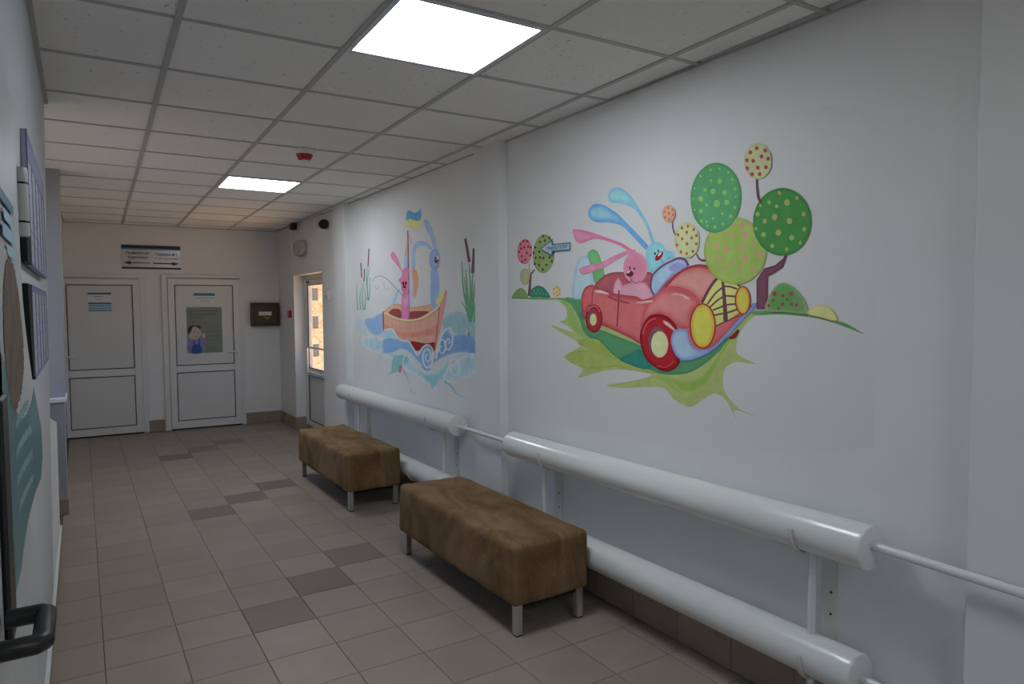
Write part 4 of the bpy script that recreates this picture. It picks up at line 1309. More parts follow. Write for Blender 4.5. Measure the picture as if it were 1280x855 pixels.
        ('area', (120, 170, 198), (109, 157, 191), 28, 1, [(2429, 1791), (2414, 1828), (2369, 1845), (2325, 1836), (2292, 1803), (2253, 1792), (2239, 1768), (2281, 1761), (2324, 1738), (2353, 1708), (2398, 1705), (2422, 1738)]),
        ('area', (144, 22, 35), (104, 9, 22), 6, 1, [(2326, 1770), (2334, 1764), (2342, 1760), (2350, 1758), (2357, 1758), (2363, 1759), (2366, 1763), (2366, 1768), (2365, 1774), (2360, 1781), (2354, 1787), (2346, 1793), (2338, 1797), (2330, 1799), (2323, 1799), (2318, 1798), (2315, 1794), (2314, 1789), (2316, 1783), (2320, 1776)]),
        ('area', (209, 204, 204), (209, 191, 191), 3, 1, [(2331, 1784), (2335, 1782), (2339, 1780), (2342, 1778), (2345, 1778), (2347, 1779), (2348, 1780), (2348, 1782), (2347, 1785), (2345, 1788), (2342, 1791), (2338, 1794), (2334, 1796), (2331, 1797), (2328, 1797), (2326, 1797), (2325, 1795), (2325, 1793), (2326, 1790), (2328, 1787)]),
        ('area', (22, 22, 30), (22, 22, 30), 0, 1, [(2361, 1791), (2363, 1787), (2367, 1786), (2372, 1788), (2373, 1792), (2372, 1797), (2367, 1798), (2363, 1796)]),
        ('area', (22, 22, 30), (22, 22, 30), 0, 1, [(2340, 1803), (2342, 1799), (2345, 1797), (2349, 1799), (2350, 1803), (2349, 1807), (2345, 1808), (2342, 1807)]),
        ('line', (52, 70, 104), 3, 2, [(2330, 1763), (2317, 1747)]),
        ('line', (52, 70, 104), 3, 2, [(2276, 1771), (2277, 1760)]),
    ]),
    ('car', 'painted_car', None, [
        ('area', (144, 74, 80), (122, 52, 59), 18, 1, [(2812, 1646), (2775, 1685), (2721, 1709), (2660, 1718), (2592, 1716), (2401, 1707), (2378, 1661), (2378, 1587), (2591, 1590), (2694, 1611)]),
    ]),
    ('car', 'painted_pink_rabbit', None, [
        ('area', (193, 120, 141), (184, 97, 122), 22, 1, [(3002, 1957), (2980, 1966), (2921, 1957), (2817, 1929), (2700, 1892), (2597, 1858), (2515, 1815), (2539, 1812), (2614, 1848), (2708, 1878), (2798, 1898), (2854, 1896), (2902, 1888), (2951, 1889), (2982, 1914)]),
        ('area', (186, 120, 141), (181, 103, 129), 16, 1, [(2945, 1741), (2926, 1755), (2858, 1766), (2757, 1775), (2669, 1798), (2567, 1819), (2511, 1821), (2503, 1807), (2559, 1801), (2634, 1781), (2712, 1754), (2784, 1735), (2858, 1721), (2918, 1718)]),
        ('area', (188, 129, 144), (183, 113, 130), 20, 1, [(2600, 1638), (2550, 1658), (2447, 1659), (2416, 1643), (2370, 1581), (2446, 1566), (2591, 1590)]),
        ('area', (178, 111, 130), (184, 117, 137), 26, 1, [(2417, 1728), (2421, 1705), (2432, 1685), (2451, 1669), (2474, 1659), (2500, 1656), (2527, 1661), (2552, 1673), (2571, 1691), (2584, 1713), (2589, 1737), (2584, 1761), (2572, 1782), (2552, 1798), (2528, 1807), (2501, 1809), (2475, 1803), (2451, 1791), (2433, 1773), (2421, 1751)]),
        ('area', (193, 135, 148), (184, 117, 135), 14, 1, [(2664, 1608), (2657, 1653), (2630, 1687), (2607, 1669), (2593, 1640), (2600, 1595), (2651, 1602)]),
        ('area', (83, 30, 45), (65, 22, 35), 5, 1, [(2515, 1702), (2517, 1697), (2522, 1694), (2528, 1692), (2536, 1691), (2545, 1691), (2553, 1693), (2560, 1697), (2565, 1701), (2567, 1706), (2567, 1710), (2565, 1715), (2560, 1718), (2553, 1720), (2545, 1721), (2537, 1720), (2529, 1718), (2522, 1715), (2517, 1711), (2515, 1706)]),
        ('area', (196, 178, 178), (196, 178, 178), 2, 1, [(2540, 1718), (2539, 1716), (2540, 1714), (2542, 1712), (2545, 1711), (2549, 1710), (2553, 1709), (2557, 1708), (2561, 1709), (2563, 1710), (2565, 1711), (2565, 1712), (2564, 1714), (2562, 1716), (2559, 1718), (2555, 1719), (2551, 1720), (2547, 1720), (2544, 1720), (2541, 1719)]),
        ('area', (26, 13, 22), (26, 13, 22), 0, 1, [(2536, 1734), (2537, 1728), (2541, 1726), (2544, 1729), (2546, 1734), (2544, 1740), (2541, 1742), (2538, 1739)]),
        ('area', (26, 13, 22), (26, 13, 22), 0, 1, [(2504, 1728), (2505, 1723), (2509, 1721), (2512, 1723), (2514, 1729), (2512, 1734), (2509, 1736), (2505, 1734)]),
        ('line', (96, 44, 57), 3, 3, [(2534, 1689), (2529, 1674), (2542, 1664), (2557, 1665), (2567, 1673)]),
        ('line', (96, 44, 57), 3, 3, [(2529, 1677), (2518, 1664), (2498, 1658), (2480, 1661), (2469, 1669)]),
    ]),
    ('car', 'car_body', 'painted_car', [
        ('area', (171, 91, 91), (144, 54, 61), 34, 1, [(2926, 1571), (2921, 1610), (2889, 1649), (2830, 1661), (2804, 1646), (2694, 1616), (2592, 1601), (2494, 1593), (2447, 1576), (2378, 1591), (2381, 1597), (2323, 1639), (2229, 1694), (2157, 1716), (2096, 1722), (2028, 1709), (1967, 1676), (1893, 1639), (1817, 1546), (1806, 1546), (2000, 1367), (2225, 1302), (2321, 1388), (2446, 1361), (2525, 1384), (2608, 1409), (2747, 1446), (2887, 1471), (2921, 1522)]),
        ('area', (181, 120, 115), (167, 83, 85), 26, 1, [(2298, 1633), (2228, 1689), (2156, 1710), (2096, 1713), (2037, 1699), (1978, 1667), (2027, 1621), (2077, 1563), (2138, 1604), (2219, 1626)]),
        ('area', (178, 109, 109), (164, 70, 75), 40, 1, [(2362, 1599), (2322, 1622), (2246, 1627), (2173, 1611), (2103, 1574), (2090, 1554), (2137, 1514), (2145, 1454), (2208, 1446), (2283, 1493), (2371, 1499), (2462, 1448), (2432, 1542)]),
        ('area', (170, 83, 87), (144, 52, 61), 16, 1, [(2924, 1571), (2918, 1610), (2885, 1649), (2830, 1660), (2815, 1649), (2828, 1617), (2832, 1558), (2878, 1537), (2892, 1510), (2916, 1528)]),
        ('area', (193, 178, 178), (178, 122, 122), 10, 1, [(2813, 1631), (2757, 1631), (2703, 1617), (2703, 1605), (2757, 1612), (2804, 1619)]),
        ('area', (196, 178, 178), (178, 122, 122), 8, 1, [(2494, 1566), (2439, 1571), (2384, 1574), (2387, 1565), (2446, 1558), (2486, 1560)]),
        ('area', (198, 178, 178), (181, 122, 122), 8, 1, [(2262, 1600), (2227, 1604), (2186, 1596), (2154, 1583), (2144, 1570), (2169, 1576), (2206, 1592), (2251, 1593)]),
        ('line', (122, 44, 52), 9, 7, [(2620, 1625), (2622, 1585), (2627, 1522), (2635, 1443)]),
        ('line', (130, 54, 59), 9, 9, [(2703, 1596), (2659, 1582), (2600, 1570), (2542, 1560)]),
        ('line', (144, 61, 68), 6, 6, [(2816, 1646), (2830, 1605), (2834, 1558)]),
        ('line', (139, 57, 63), 5, 4, [(2802, 1645), (2694, 1615), (2592, 1601), (2510, 1594)]),
        ('line', (130, 44, 52), 9, 9, [(2298, 1633), (2219, 1691), (2148, 1717), (2087, 1722), (2028, 1709), (1967, 1676)]),
        ('line', (148, 61, 68), 4, 4, [(2323, 1630), (2247, 1633), (2173, 1617), (2112, 1585)]),
    ]),
    ('car', 'windscreen', 'painted_car', [
        ('area', (137, 158, 190), (104, 122, 170), 16, 1, [(2397, 1640), (2382, 1690), (2323, 1729), (2257, 1753), (2211, 1760), (2175, 1748), (2159, 1723), (2229, 1701), (2299, 1652), (2369, 1595), (2390, 1613)]),
        ('area', (130, 122, 170), (130, 130, 178), 14, 1, [(2275, 1727), (2220, 1741), (2183, 1729), (2229, 1707), (2266, 1706)]),
        ('line', (91, 57, 83), 8, 9, [(2369, 1597), (2394, 1630), (2382, 1689), (2323, 1729), (2257, 1752), (2211, 1761), (2175, 1749), (2158, 1723)]),
    ]),
    ('car', 'wheel', 'painted_car', [
        ('area', (144, 37, 45), (104, 17, 28), 16, 1, [(2747, 1483), (2751, 1460), (2761, 1439), (2776, 1423), (2796, 1412), (2818, 1408), (2840, 1411), (2861, 1421), (2877, 1437), (2888, 1458), (2891, 1481), (2887, 1504), (2877, 1525), (2861, 1542), (2840, 1552), (2818, 1556), (2796, 1552), (2776, 1542), (2761, 1525), (2751, 1505)]),
        ('area', (106, 71, 80), (96, 61, 70), 6, 1, [(2791, 1482), (2793, 1469), (2799, 1456), (2807, 1447), (2818, 1440), (2830, 1438), (2842, 1440), (2854, 1446), (2862, 1455), (2868, 1468), (2870, 1481), (2868, 1495), (2862, 1507), (2854, 1517), (2842, 1524), (2830, 1526), (2818, 1524), (2807, 1517), (2799, 1508), (2793, 1496)]),
        ('area', (184, 172, 129), (174, 161, 113), 6, 1, [(2796, 1477), (2797, 1467), (2801, 1458), (2807, 1451), (2815, 1447), (2824, 1445), (2832, 1446), (2840, 1451), (2847, 1458), (2851, 1466), (2852, 1476), (2851, 1486), (2847, 1495), (2840, 1502), (2832, 1506), (2824, 1508), (2815, 1506), (2807, 1502), (2801, 1495), (2797, 1486)]),
        ('line', (178, 113, 117), 5, 3, [(2868, 1522), (2849, 1540), (2816, 1548), (2784, 1537), (2770, 1516)]),
    ]),
    ('car', 'wheel', 'painted_car', [
        ('area', (146, 28, 37), (100, 10, 21), 26, 1, [(2467, 1382), (2456, 1440), (2411, 1493), (2351, 1508), (2283, 1496), (2226, 1453), (2226, 1418), (2249, 1390), (2233, 1336), (2205, 1297), (2234, 1260), (2291, 1241), (2359, 1255), (2430, 1297)]),
        ('area', (103, 68, 77), (91, 57, 65), 6, 1, [(2292, 1382), (2294, 1360), (2302, 1340), (2315, 1324), (2331, 1313), (2350, 1309), (2368, 1311), (2385, 1320), (2398, 1335), (2407, 1355), (2410, 1377), (2408, 1399), (2399, 1419), (2386, 1436), (2369, 1446), (2351, 1450), (2332, 1447), (2316, 1437), (2303, 1422), (2295, 1403)]),
        ('area', (190, 176, 132), (178, 165, 117), 8, 1, [(2278, 1368), (2281, 1349), (2288, 1332), (2300, 1318), (2316, 1308), (2333, 1304), (2350, 1306), (2366, 1314), (2379, 1327), (2387, 1344), (2390, 1363), (2387, 1383), (2379, 1401), (2367, 1415), (2351, 1424), (2334, 1428), (2317, 1425), (2301, 1417), (2289, 1404), (2281, 1387)]),
        ('area', (193, 165, 165), (165, 70, 74), 7, 1, [(2314, 1479), (2283, 1473), (2250, 1452), (2226, 1431), (2240, 1430), (2273, 1446), (2302, 1461)]),
        ('line', (174, 78, 78), 6, 5, [(2447, 1412), (2431, 1448), (2401, 1476), (2356, 1489)]),
        ('line', (170, 61, 65), 6, 3, [(2349, 1263), (2291, 1263), (2239, 1294)]),
    ]),
    ('car', 'wheel', 'painted_car', [
        ('area', (122, 28, 42), (96, 17, 30), 5, 1, [(1930, 1410), (1906, 1429), (1881, 1449), (1880, 1434), (1896, 1413), (1915, 1407)]),
    ]),
    ('car', 'bumper', 'painted_car', [
        ('area', (139, 158, 190), (97, 120, 167), 22, 1, [(2256, 1362), (2259, 1404), (2236, 1435), (2194, 1442), (2161, 1434), (2149, 1394), (2118, 1361), (2066, 1354), (2000, 1380), (1891, 1478), (1824, 1534), (1812, 1554), (1799, 1555), (1801, 1534), (1846, 1497), (1937, 1415), (2016, 1353), (2100, 1315), (2162, 1301), (2221, 1313)]),
    ]),
    ('car', 'grille', 'painted_car', [
        ('area', (187, 171, 100), (178, 157, 87), 10, 0, [(2077, 1560), (2036, 1616), (2003, 1655), (1967, 1673), (1924, 1658), (1878, 1626), (1870, 1521), (1937, 1482), (2001, 1458), (2018, 1502)]),
        ('line', (85, 57, 68), 7, 7, [(2047, 1552), (2003, 1598), (1963, 1623)]),
        ('line', (85, 57, 68), 7, 7, [(2033, 1539), (1990, 1569), (1954, 1587)]),
        ('line', (85, 57, 68), 7, 7, [(2017, 1526), (1982, 1537), (1952, 1548)]),
        ('line', (85, 57, 68), 7, 7, [(2008, 1505), (1977, 1510), (1947, 1515)]),
        ('line', (85, 57, 68), 7, 7, [(1963, 1628), (1924, 1624), (1889, 1614)]),
        ('line', (85, 57, 68), 7, 7, [(1954, 1587), (1923, 1585), (1892, 1583)]),
        ('line', (85, 57, 68), 7, 7, [(1950, 1548), (1919, 1551), (1888, 1552)]),
        ('line', (85, 57, 68), 7, 7, [(1946, 1514), (1911, 1523), (1878, 1534)]),
        ('line', (87, 57, 68), 9, 17, [(1969, 1673), (1961, 1628), (1956, 1584), (1950, 1528), (1946, 1480)]),
        ('line', (85, 54, 65), 11, 11, [(2077, 1559), (2036, 1619), (2002, 1655), (1969, 1675)]),
        ('line', (85, 54, 65), 10, 8, [(1969, 1675), (1924, 1660), (1876, 1626)]),
        ('line', (85, 54, 65), 5, 5, [(2001, 1458), (1937, 1482), (1876, 1505)]),
    ]),
    ('car', 'headlamp', 'painted_car', [
        ('area', (196, 170, 74), (187, 139, 57), 26, 1, [(2004, 1459), (2006, 1430), (2015, 1404), (2030, 1383), (2048, 1369), (2069, 1363), (2090, 1367), (2109, 1379), (2125, 1400), (2135, 1427), (2139, 1456), (2136, 1486), (2126, 1513), (2111, 1534), (2092, 1548), (2071, 1552), (2050, 1548), (2031, 1534), (2017, 1514), (2007, 1488)]),
        ('line', (139, 44, 42), 6, 6, [(2002, 1459), (2004, 1435), (2011, 1412), (2021, 1392), (2035, 1376), (2052, 1366), (2071, 1362), (2089, 1364), (2107, 1373), (2122, 1388), (2134, 1408), (2142, 1431), (2144, 1456), (2142, 1482), (2135, 1505), (2123, 1525), (2108, 1541), (2091, 1550), (2073, 1554), (2054, 1550), (2037, 1541), (2023, 1526), (2012, 1506), (2004, 1483), (2002, 1459)]),
    ]),
    ('car', 'headlamp', 'painted_car', [
        ('area', (196, 164, 71), (184, 126, 54), 16, 1, [(1825, 1566), (1826, 1549), (1831, 1534), (1839, 1522), (1848, 1514), (1859, 1511), (1870, 1514), (1880, 1522), (1888, 1534), (1893, 1550), (1895, 1567), (1894, 1585), (1889, 1600), (1881, 1612), (1871, 1620), (1860, 1622), (1850, 1619), (1840, 1611), (1832, 1599), (1827, 1583)]),
        ('line', (139, 52, 42), 5, 5, [(1823, 1566), (1825, 1552), (1828, 1539), (1833, 1527), (1841, 1518), (1850, 1512), (1859, 1510), (1868, 1512), (1877, 1518), (1885, 1527), (1891, 1539), (1895, 1552), (1897, 1567), (1896, 1582), (1892, 1596), (1886, 1607), (1879, 1616), (1870, 1621), (1860, 1623), (1851, 1621), (1842, 1615), (1835, 1606), (1829, 1594), (1825, 1581), (1823, 1566)]),
    ]),
    ('car', 'painted_tree', None, [
        ('area', (106, 63, 77), (80, 45, 59), 10, 0, [(1792, 1531), (1794, 1647), (1759, 1692), (1708, 1702), (1674, 1725), (1664, 1739), (1656, 1735), (1674, 1692), (1716, 1669), (1741, 1660), (1741, 1531)]),
        ('area', (135, 155, 80), (124, 144, 71), 14, 1, [(1749, 1759), (1755, 1719), (1776, 1683), (1808, 1655), (1850, 1637), (1899, 1632), (1949, 1640), (1996, 1662), (2034, 1695), (2059, 1737), (2068, 1782), (2060, 1826), (2036, 1864), (1998, 1892), (1952, 1907), (1902, 1908), (1854, 1896), (1811, 1872), (1778, 1840), (1756, 1801)]),
        ('area', (77, 135, 91), (63, 120, 78), 14, 1, [(1874, 1979), (1883, 1937), (1903, 1900), (1933, 1873), (1971, 1858), (2014, 1856), (2056, 1869), (2094, 1896), (2125, 1934), (2143, 1980), (2147, 2028), (2137, 2073), (2114, 2111), (2080, 2137), (2040, 2150), (1997, 2147), (1956, 2131), (1921, 2103), (1894, 2066), (1878, 2024)]),
        ('area', (63, 120, 63), (50, 106, 52), 14, 1, [(1555, 1847), (1562, 1810), (1581, 1777), (1609, 1753), (1645, 1739), (1685, 1737), (1725, 1748), (1762, 1771), (1791, 1804), (1809, 1844), (1814, 1887), (1805, 1927), (1784, 1960), (1752, 1984), (1714, 1995), (1674, 1994), (1635, 1980), (1601, 1956), (1575, 1923), (1559, 1886)]),
        ('area', (165, 130, 109), (165, 130, 109), 0, 1, [(1984, 1800), (1987, 1793), (1995, 1791), (2003, 1794), (2006, 1802), (2003, 1808), (1995, 1811), (1987, 1807)]),
        ('area', (165, 130, 109), (165, 130, 109), 0, 1, [(1932, 1778), (1936, 1768), (1947, 1765), (1958, 1770), (1963, 1780), (1958, 1790), (1947, 1793), (1936, 1788)]),
        ('area', (165, 130, 109), (165, 130, 109), 0, 1, [(1859, 1786), (1862, 1778), (1871, 1776), (1879, 1780), (1883, 1788), (1879, 1796), (1871, 1798), (1862, 1794)]),
        ('area', (165, 130, 109), (165, 130, 109), 0, 1, [(1841, 1834), (1845, 1824), (1855, 1821), (1866, 1826), (1870, 1836), (1866, 1846), (1856, 1849), (1845, 1844)]),
        ('area', (165, 130, 109), (165, 130, 109), 0, 1, [(1906, 1836), (1909, 1829), (1917, 1827), (1924, 1831), (1927, 1838), (1924, 1845), (1917, 1847), (1909, 1843)]),
        ('area', (165, 130, 109), (165, 130, 109), 0, 1, [(1855, 1872), (1859, 1864), (1867, 1862), (1876, 1866), (1879, 1875), (1876, 1882), (1867, 1885), (1859, 1880)]),
        ('area', (165, 130, 109), (165, 130, 109), 0, 1, [(1901, 1878), (1904, 1872), (1910, 1871), (1916, 1873), (1918, 1879), (1916, 1885), (1910, 1886), (1904, 1883)]),
        ('area', (165, 130, 109), (165, 130, 109), 0, 1, [(1819, 1869), (1822, 1863), (1828, 1861), (1835, 1865), (1838, 1871), (1835, 1877), (1829, 1879), (1822, 1875)]),
        ('area', (165, 130, 109), (165, 130, 109), 0, 1, [(1971, 1740), (1975, 1732), (1984, 1729), (1993, 1733), (1997, 1742), (1994, 1750), (1984, 1753), (1975, 1749)]),
        ('area', (165, 130, 109), (165, 130, 109), 0, 1, [(1836, 1739), (1840, 1729), (1851, 1725), (1862, 1730), (1867, 1741), (1863, 1751), (1852, 1755), (1841, 1750)]),
        ('area', (165, 130, 109), (165, 130, 109), 0, 1, [(1911, 1719), (1914, 1714), (1920, 1712), (1926, 1715), (1929, 1720), (1926, 1726), (1920, 1728), (1914, 1725)]),
        ('area', (165, 130, 109), (165, 130, 109), 0, 1, [(1865, 1686), (1868, 1680), (1875, 1677), (1882, 1680), (1885, 1687), (1882, 1694), (1875, 1696), (1868, 1693)]),
        ('area', (165, 130, 109), (165, 130, 109), 0, 1, [(1798, 1685), (1801, 1677), (1809, 1674), (1818, 1678), (1821, 1686), (1818, 1693), (1810, 1696), (1801, 1693)]),
        ('area', (165, 130, 109), (165, 130, 109), 0, 1, [(1766, 1746), (1769, 1738), (1777, 1736), (1785, 1739), (1789, 1747), (1786, 1755), (1778, 1758), (1769, 1754)]),
        ('area', (165, 130, 109), (165, 130, 109), 0, 1, [(1799, 1790), (1801, 1785), (1807, 1783), (1814, 1786), (1817, 1792), (1814, 1798), (1808, 1800), (1801, 1797)]),
        ('area', (165, 130, 109), (165, 130, 109), 0, 1, [(2034, 1804), (2036, 1799), (2041, 1798), (2046, 1800), (2048, 1805), (2046, 1809), (2041, 1811), (2036, 1808)]),
        ('area', (165, 130, 109), (165, 130, 109), 0, 1, [(1954, 1848), (1956, 1843), (1963, 1841), (1969, 1844), (1972, 1850), (1969, 1855), (1963, 1857), (1957, 1854)]),
        ('area', (165, 130, 109), (165, 130, 109), 0, 1, [(1945, 1703), (1948, 1698), (1954, 1696), (1960, 1698), (1963, 1704), (1960, 1710), (1954, 1712), (1948, 1709)]),
        ('area', (165, 130, 109), (165, 130, 109), 0, 1, [(1836, 1652), (1837, 1649), (1841, 1647), (1845, 1649), (1847, 1653), (1845, 1656), (1841, 1658), (1837, 1656)]),
        ('area', (165, 130, 109), (165, 130, 109), 0, 1, [(2030, 1752), (2032, 1747), (2038, 1745), (2044, 1747), (2047, 1753), (2044, 1758), (2038, 1760), (2033, 1757)]),
        ('area', (165, 130, 109), (165, 130, 109), 0, 1, [(2016, 1842), (2018, 1838), (2023, 1836), (2028, 1839), (2030, 1843), (2028, 1848), (2023, 1849), (2018, 1847)]),
        ('area', (113, 161, 91), (113, 161, 91), 0, 1, [(2028, 2122), (2030, 2119), (2034, 2118), (2039, 2120), (2040, 2125), (2039, 2128), (2034, 2129), (2030, 2127)]),
        ('area', (113, 161, 91), (113, 161, 91), 0, 1, [(1980, 2119), (1982, 2115), (1986, 2115), (1990, 2117), (1992, 2121), (1990, 2124), (1986, 2125), (1982, 2123)]),
        ('area', (113, 161, 91), (113, 161, 91), 0, 1, [(1933, 2096), (1935, 2092), (1939, 2091), (1944, 2094), (1946, 2099), (1944, 2103), (1940, 2104), (1935, 2101)]),
        ('area', (113, 161, 91), (113, 161, 91), 0, 1, [(2082, 2105), (2084, 2101), (2089, 2100), (2094, 2103), (2097, 2108), (2094, 2112), (2089, 2113), (2084, 2110)]),
        ('area', (113, 161, 91), (113, 161, 91), 0, 1, [(2025, 2078), (2027, 2074), (2032, 2073), (2037, 2075), (2039, 2080), (2037, 2084), (2032, 2085), (2027, 2083)]),
        ('area', (113, 161, 91), (113, 161, 91), 0, 1, [(1972, 2066), (1976, 2059), (1985, 2057), (1994, 2062), (1998, 2070), (1994, 2078), (1985, 2080), (1976, 2075)]),
        ('area', (113, 161, 91), (113, 161, 91), 0, 1, [(1912, 2064), (1914, 2060), (1919, 2059), (1924, 2061), (1926, 2066), (1924, 2070), (1919, 2071), (1914, 2069)]),
        ('area', (113, 161, 91), (113, 161, 91), 0, 1, [(2055, 2043), (2058, 2037), (2064, 2036), (2071, 2039), (2074, 2046), (2071, 2051), (2064, 2052), (2058, 2049)]),
        ('area', (113, 161, 91), (113, 161, 91), 0, 1, [(2006, 2029), (2010, 2020), (2020, 2018), (2030, 2023), (2034, 2033), (2030, 2041), (2020, 2043), (2010, 2038)]),
        ('area', (113, 161, 91), (113, 161, 91), 0, 1, [(1946, 2016), (1950, 2008), (1959, 2006), (1968, 2011), (1972, 2020), (1968, 2027), (1959, 2029), (1950, 2025)]),
        ('area', (113, 161, 91), (113, 161, 91), 0, 1, [(1897, 2024), (1900, 2020), (1905, 2018), (1910, 2021), (1913, 2027), (1910, 2031), (1905, 2032), (1900, 2030)]),
        ('area', (113, 161, 91), (113, 161, 91), 0, 1, [(2074, 2007), (2078, 1999), (2088, 1997), (2098, 2002), (2102, 2011), (2098, 2019), (2088, 2021), (2078, 2016)]),
        ('area', (113, 161, 91), (113, 161, 91), 0, 1, [(2045, 1976), (2048, 1971), (2054, 1969), (2061, 1972), (2064, 1979), (2061, 1984), (2054, 1986), (2048, 1982)]),
        ('area', (113, 161, 91), (113, 161, 91), 0, 1, [(1982, 1974), (1987, 1964), (1999, 1961), (2011, 1967), (2016, 1979), (2011, 1989), (1999, 1992), (1987, 1986)]),
        ('area', (113, 161, 91), (113, 161, 91), 0, 1, [(1933, 1973), (1937, 1965), (1946, 1963), (1955, 1967), (1958, 1976), (1955, 1984), (1946, 1986), (1937, 1981)]),
        ('area', (113, 161, 91), (113, 161, 91), 0, 1, [(2075, 1954), (2078, 1948), (2086, 1946), (2095, 1949), (2098, 1957), (2095, 1964), (2087, 1966), (2078, 1962)]),
        ('area', (113, 161, 91), (113, 161, 91), 0, 1, [(2012, 1916), (2014, 1912), (2019, 1910), (2024, 1913), (2026, 1918), (2024, 1922), (2019, 1923), (2014, 1921)]),
        ('area', (113, 161, 91), (113, 161, 91), 0, 1, [(1962, 1931), (1964, 1926), (1969, 1925), (1974, 1928), (1976, 1932), (1974, 1936), (1969, 1938), (1964, 1935)]),
        ('area', (113, 161, 91), (113, 161, 91), 0, 1, [(1917, 1914), (1919, 1908), (1925, 1907), (1932, 1910), (1934, 1916), (1932, 1921), (1926, 1923), (1919, 1920)]),
        ('area', (113, 161, 91), (113, 161, 91), 0, 1, [(1897, 1948), (1899, 1943), (1905, 1942), (1910, 1945), (1913, 1950), (1910, 1955), (1905, 1956), (1900, 1953)]),
        ('area', (113, 161, 91), (113, 161, 91), 0, 1, [(2048, 1906), (2050, 1903), (2054, 1902), (2059, 1904), (2061, 1908), (2059, 1912), (2055, 1913), (2050, 1911)]),
        ('area', (113, 161, 91), (113, 161, 91), 0, 1, [(2074, 1912), (2077, 1907), (2083, 1905), (2089, 1908), (2091, 1914), (2089, 1919), (2083, 1920), (2077, 1917)]),
        ('area', (113, 161, 91), (113, 161, 91), 0, 1, [(2000, 1878), (2002, 1874), (2008, 1872), (2014, 1875), (2016, 1880), (2014, 1885), (2008, 1887), (2002, 1884)]),
        ('area', (113, 161, 91), (113, 161, 91), 0, 1, [(1959, 1888), (1961, 1883), (1966, 1882), (1971, 1884), (1973, 1889), (1971, 1893), (1966, 1895), (1961, 1892)]),
        ('area', (113, 161, 91), (113, 161, 91), 0, 1, [(2043, 1888), (2045, 1885), (2049, 1883), (2053, 1886), (2055, 1890), (2054, 1893), (2049, 1895), (2045, 1892)]),
        ('area', (113, 161, 91), (113, 161, 91), 0, 1, [(2117, 2058), (2119, 2055), (2123, 2055), (2127, 2056), (2128, 2060), (2127, 2063), (2123, 2064), (2119, 2062)]),
        ('area', (113, 161, 91), (113, 161, 91), 0, 1, [(2124, 2015), (2126, 2012), (2130, 2011), (2134, 2013), (2135, 2016), (2134, 2019), (2130, 2020), (2126, 2018)]),
        ('area', (113, 161, 91), (113, 161, 91), 0, 1, [(1895, 1991), (1896, 1988), (1900, 1988), (1903, 1989), (1905, 1993), (1903, 1995), (1900, 1996), (1896, 1995)]),
        ('area', (113, 161, 91), (113, 161, 91), 0, 1, [(2116, 1965), (2118, 1962), (2122, 1961), (2126, 1963), (2127, 1966), (2126, 1969), (2122, 1970), (2118, 1969)]),
        ('area', (139, 148, 91), (139, 148, 91), 0, 1, [(1685, 1977), (1687, 1972), (1693, 1970), (1698, 1973), (1700, 1979), (1698, 1984), (1693, 1985), (1687, 1982)]),
        ('area', (139, 148, 91), (139, 148, 91), 0, 1, [(1730, 1947), (1733, 1941), (1739, 1940), (1745, 1943), (1747, 1949), (1745, 1955), (1739, 1956), (1733, 1953)]),
        ('area', (139, 148, 91), (139, 148, 91), 0, 1, [(1697, 1927), (1699, 1922), (1704, 1921), (1710, 1924), (1712, 1929), (1710, 1934), (1705, 1936), (1699, 1933)]),
        ('area', (139, 148, 91), (139, 148, 91), 0, 1, [(1646, 1935), (1649, 1927), (1658, 1924), (1667, 1929), (1671, 1938), (1667, 1946), (1658, 1949), (1650, 1944)]),
        ('area', (139, 148, 91), (139, 148, 91), 0, 1, [(1608, 1947), (1610, 1942), (1615, 1940), (1620, 1943), (1622, 1949), (1620, 1954), (1615, 1955), (1610, 1952)]),
        ('area', (139, 148, 91), (139, 148, 91), 0, 1, [(1782, 1907), (1785, 1901), (1792, 1899), (1799, 1903), (1802, 1910), (1799, 1916), (1792, 1918), (1785, 1914)]),
        ('area', (139, 148, 91), (139, 148, 91), 0, 1, [(1747, 1876), (1750, 1869), (1757, 1867), (1765, 1871), (1768, 1878), (1765, 1885), (1758, 1887), (1750, 1884)]),
        ('area', (139, 148, 91), (139, 148, 91), 0, 1, [(1700, 1886), (1703, 1878), (1712, 1875), (1721, 1880), (1725, 1889), (1721, 1897), (1712, 1900), (1703, 1895)]),
        ('area', (139, 148, 91), (139, 148, 91), 0, 1, [(1634, 1864), (1637, 1856), (1645, 1853), (1654, 1857), (1658, 1866), (1654, 1875), (1646, 1877), (1637, 1873)]),
        ('area', (139, 148, 91), (139, 148, 91), 0, 1, [(1578, 1883), (1580, 1877), (1586, 1876), (1592, 1879), (1595, 1885), (1593, 1891), (1587, 1893), (1580, 1890)]),
        ('area', (139, 148, 91), (139, 148, 91), 0, 1, [(1575, 1828), (1577, 1822), (1583, 1820), (1589, 1823), (1592, 1829), (1589, 1835), (1583, 1837), (1577, 1834)]),
        ('area', (139, 148, 91), (139, 148, 91), 0, 1, [(1682, 1825), (1685, 1816), (1694, 1814), (1703, 1818), (1707, 1827), (1703, 1836), (1695, 1838), (1686, 1834)]),
        ('area', (139, 148, 91), (139, 148, 91), 0, 1, [(1752, 1824), (1755, 1817), (1763, 1815), (1770, 1819), (1773, 1826), (1770, 1833), (1763, 1835), (1756, 1832)]),
        ('area', (139, 148, 91), (139, 148, 91), 0, 1, [(1625, 1801), (1628, 1794), (1636, 1791), (1643, 1795), (1646, 1803), (1643, 1810), (1636, 1813), (1628, 1809)]),
        ('area', (139, 148, 91), (139, 148, 91), 0, 1, [(1712, 1776), (1715, 1770), (1721, 1768), (1728, 1771), (1731, 1778), (1728, 1784), (1722, 1786), (1715, 1783)]),
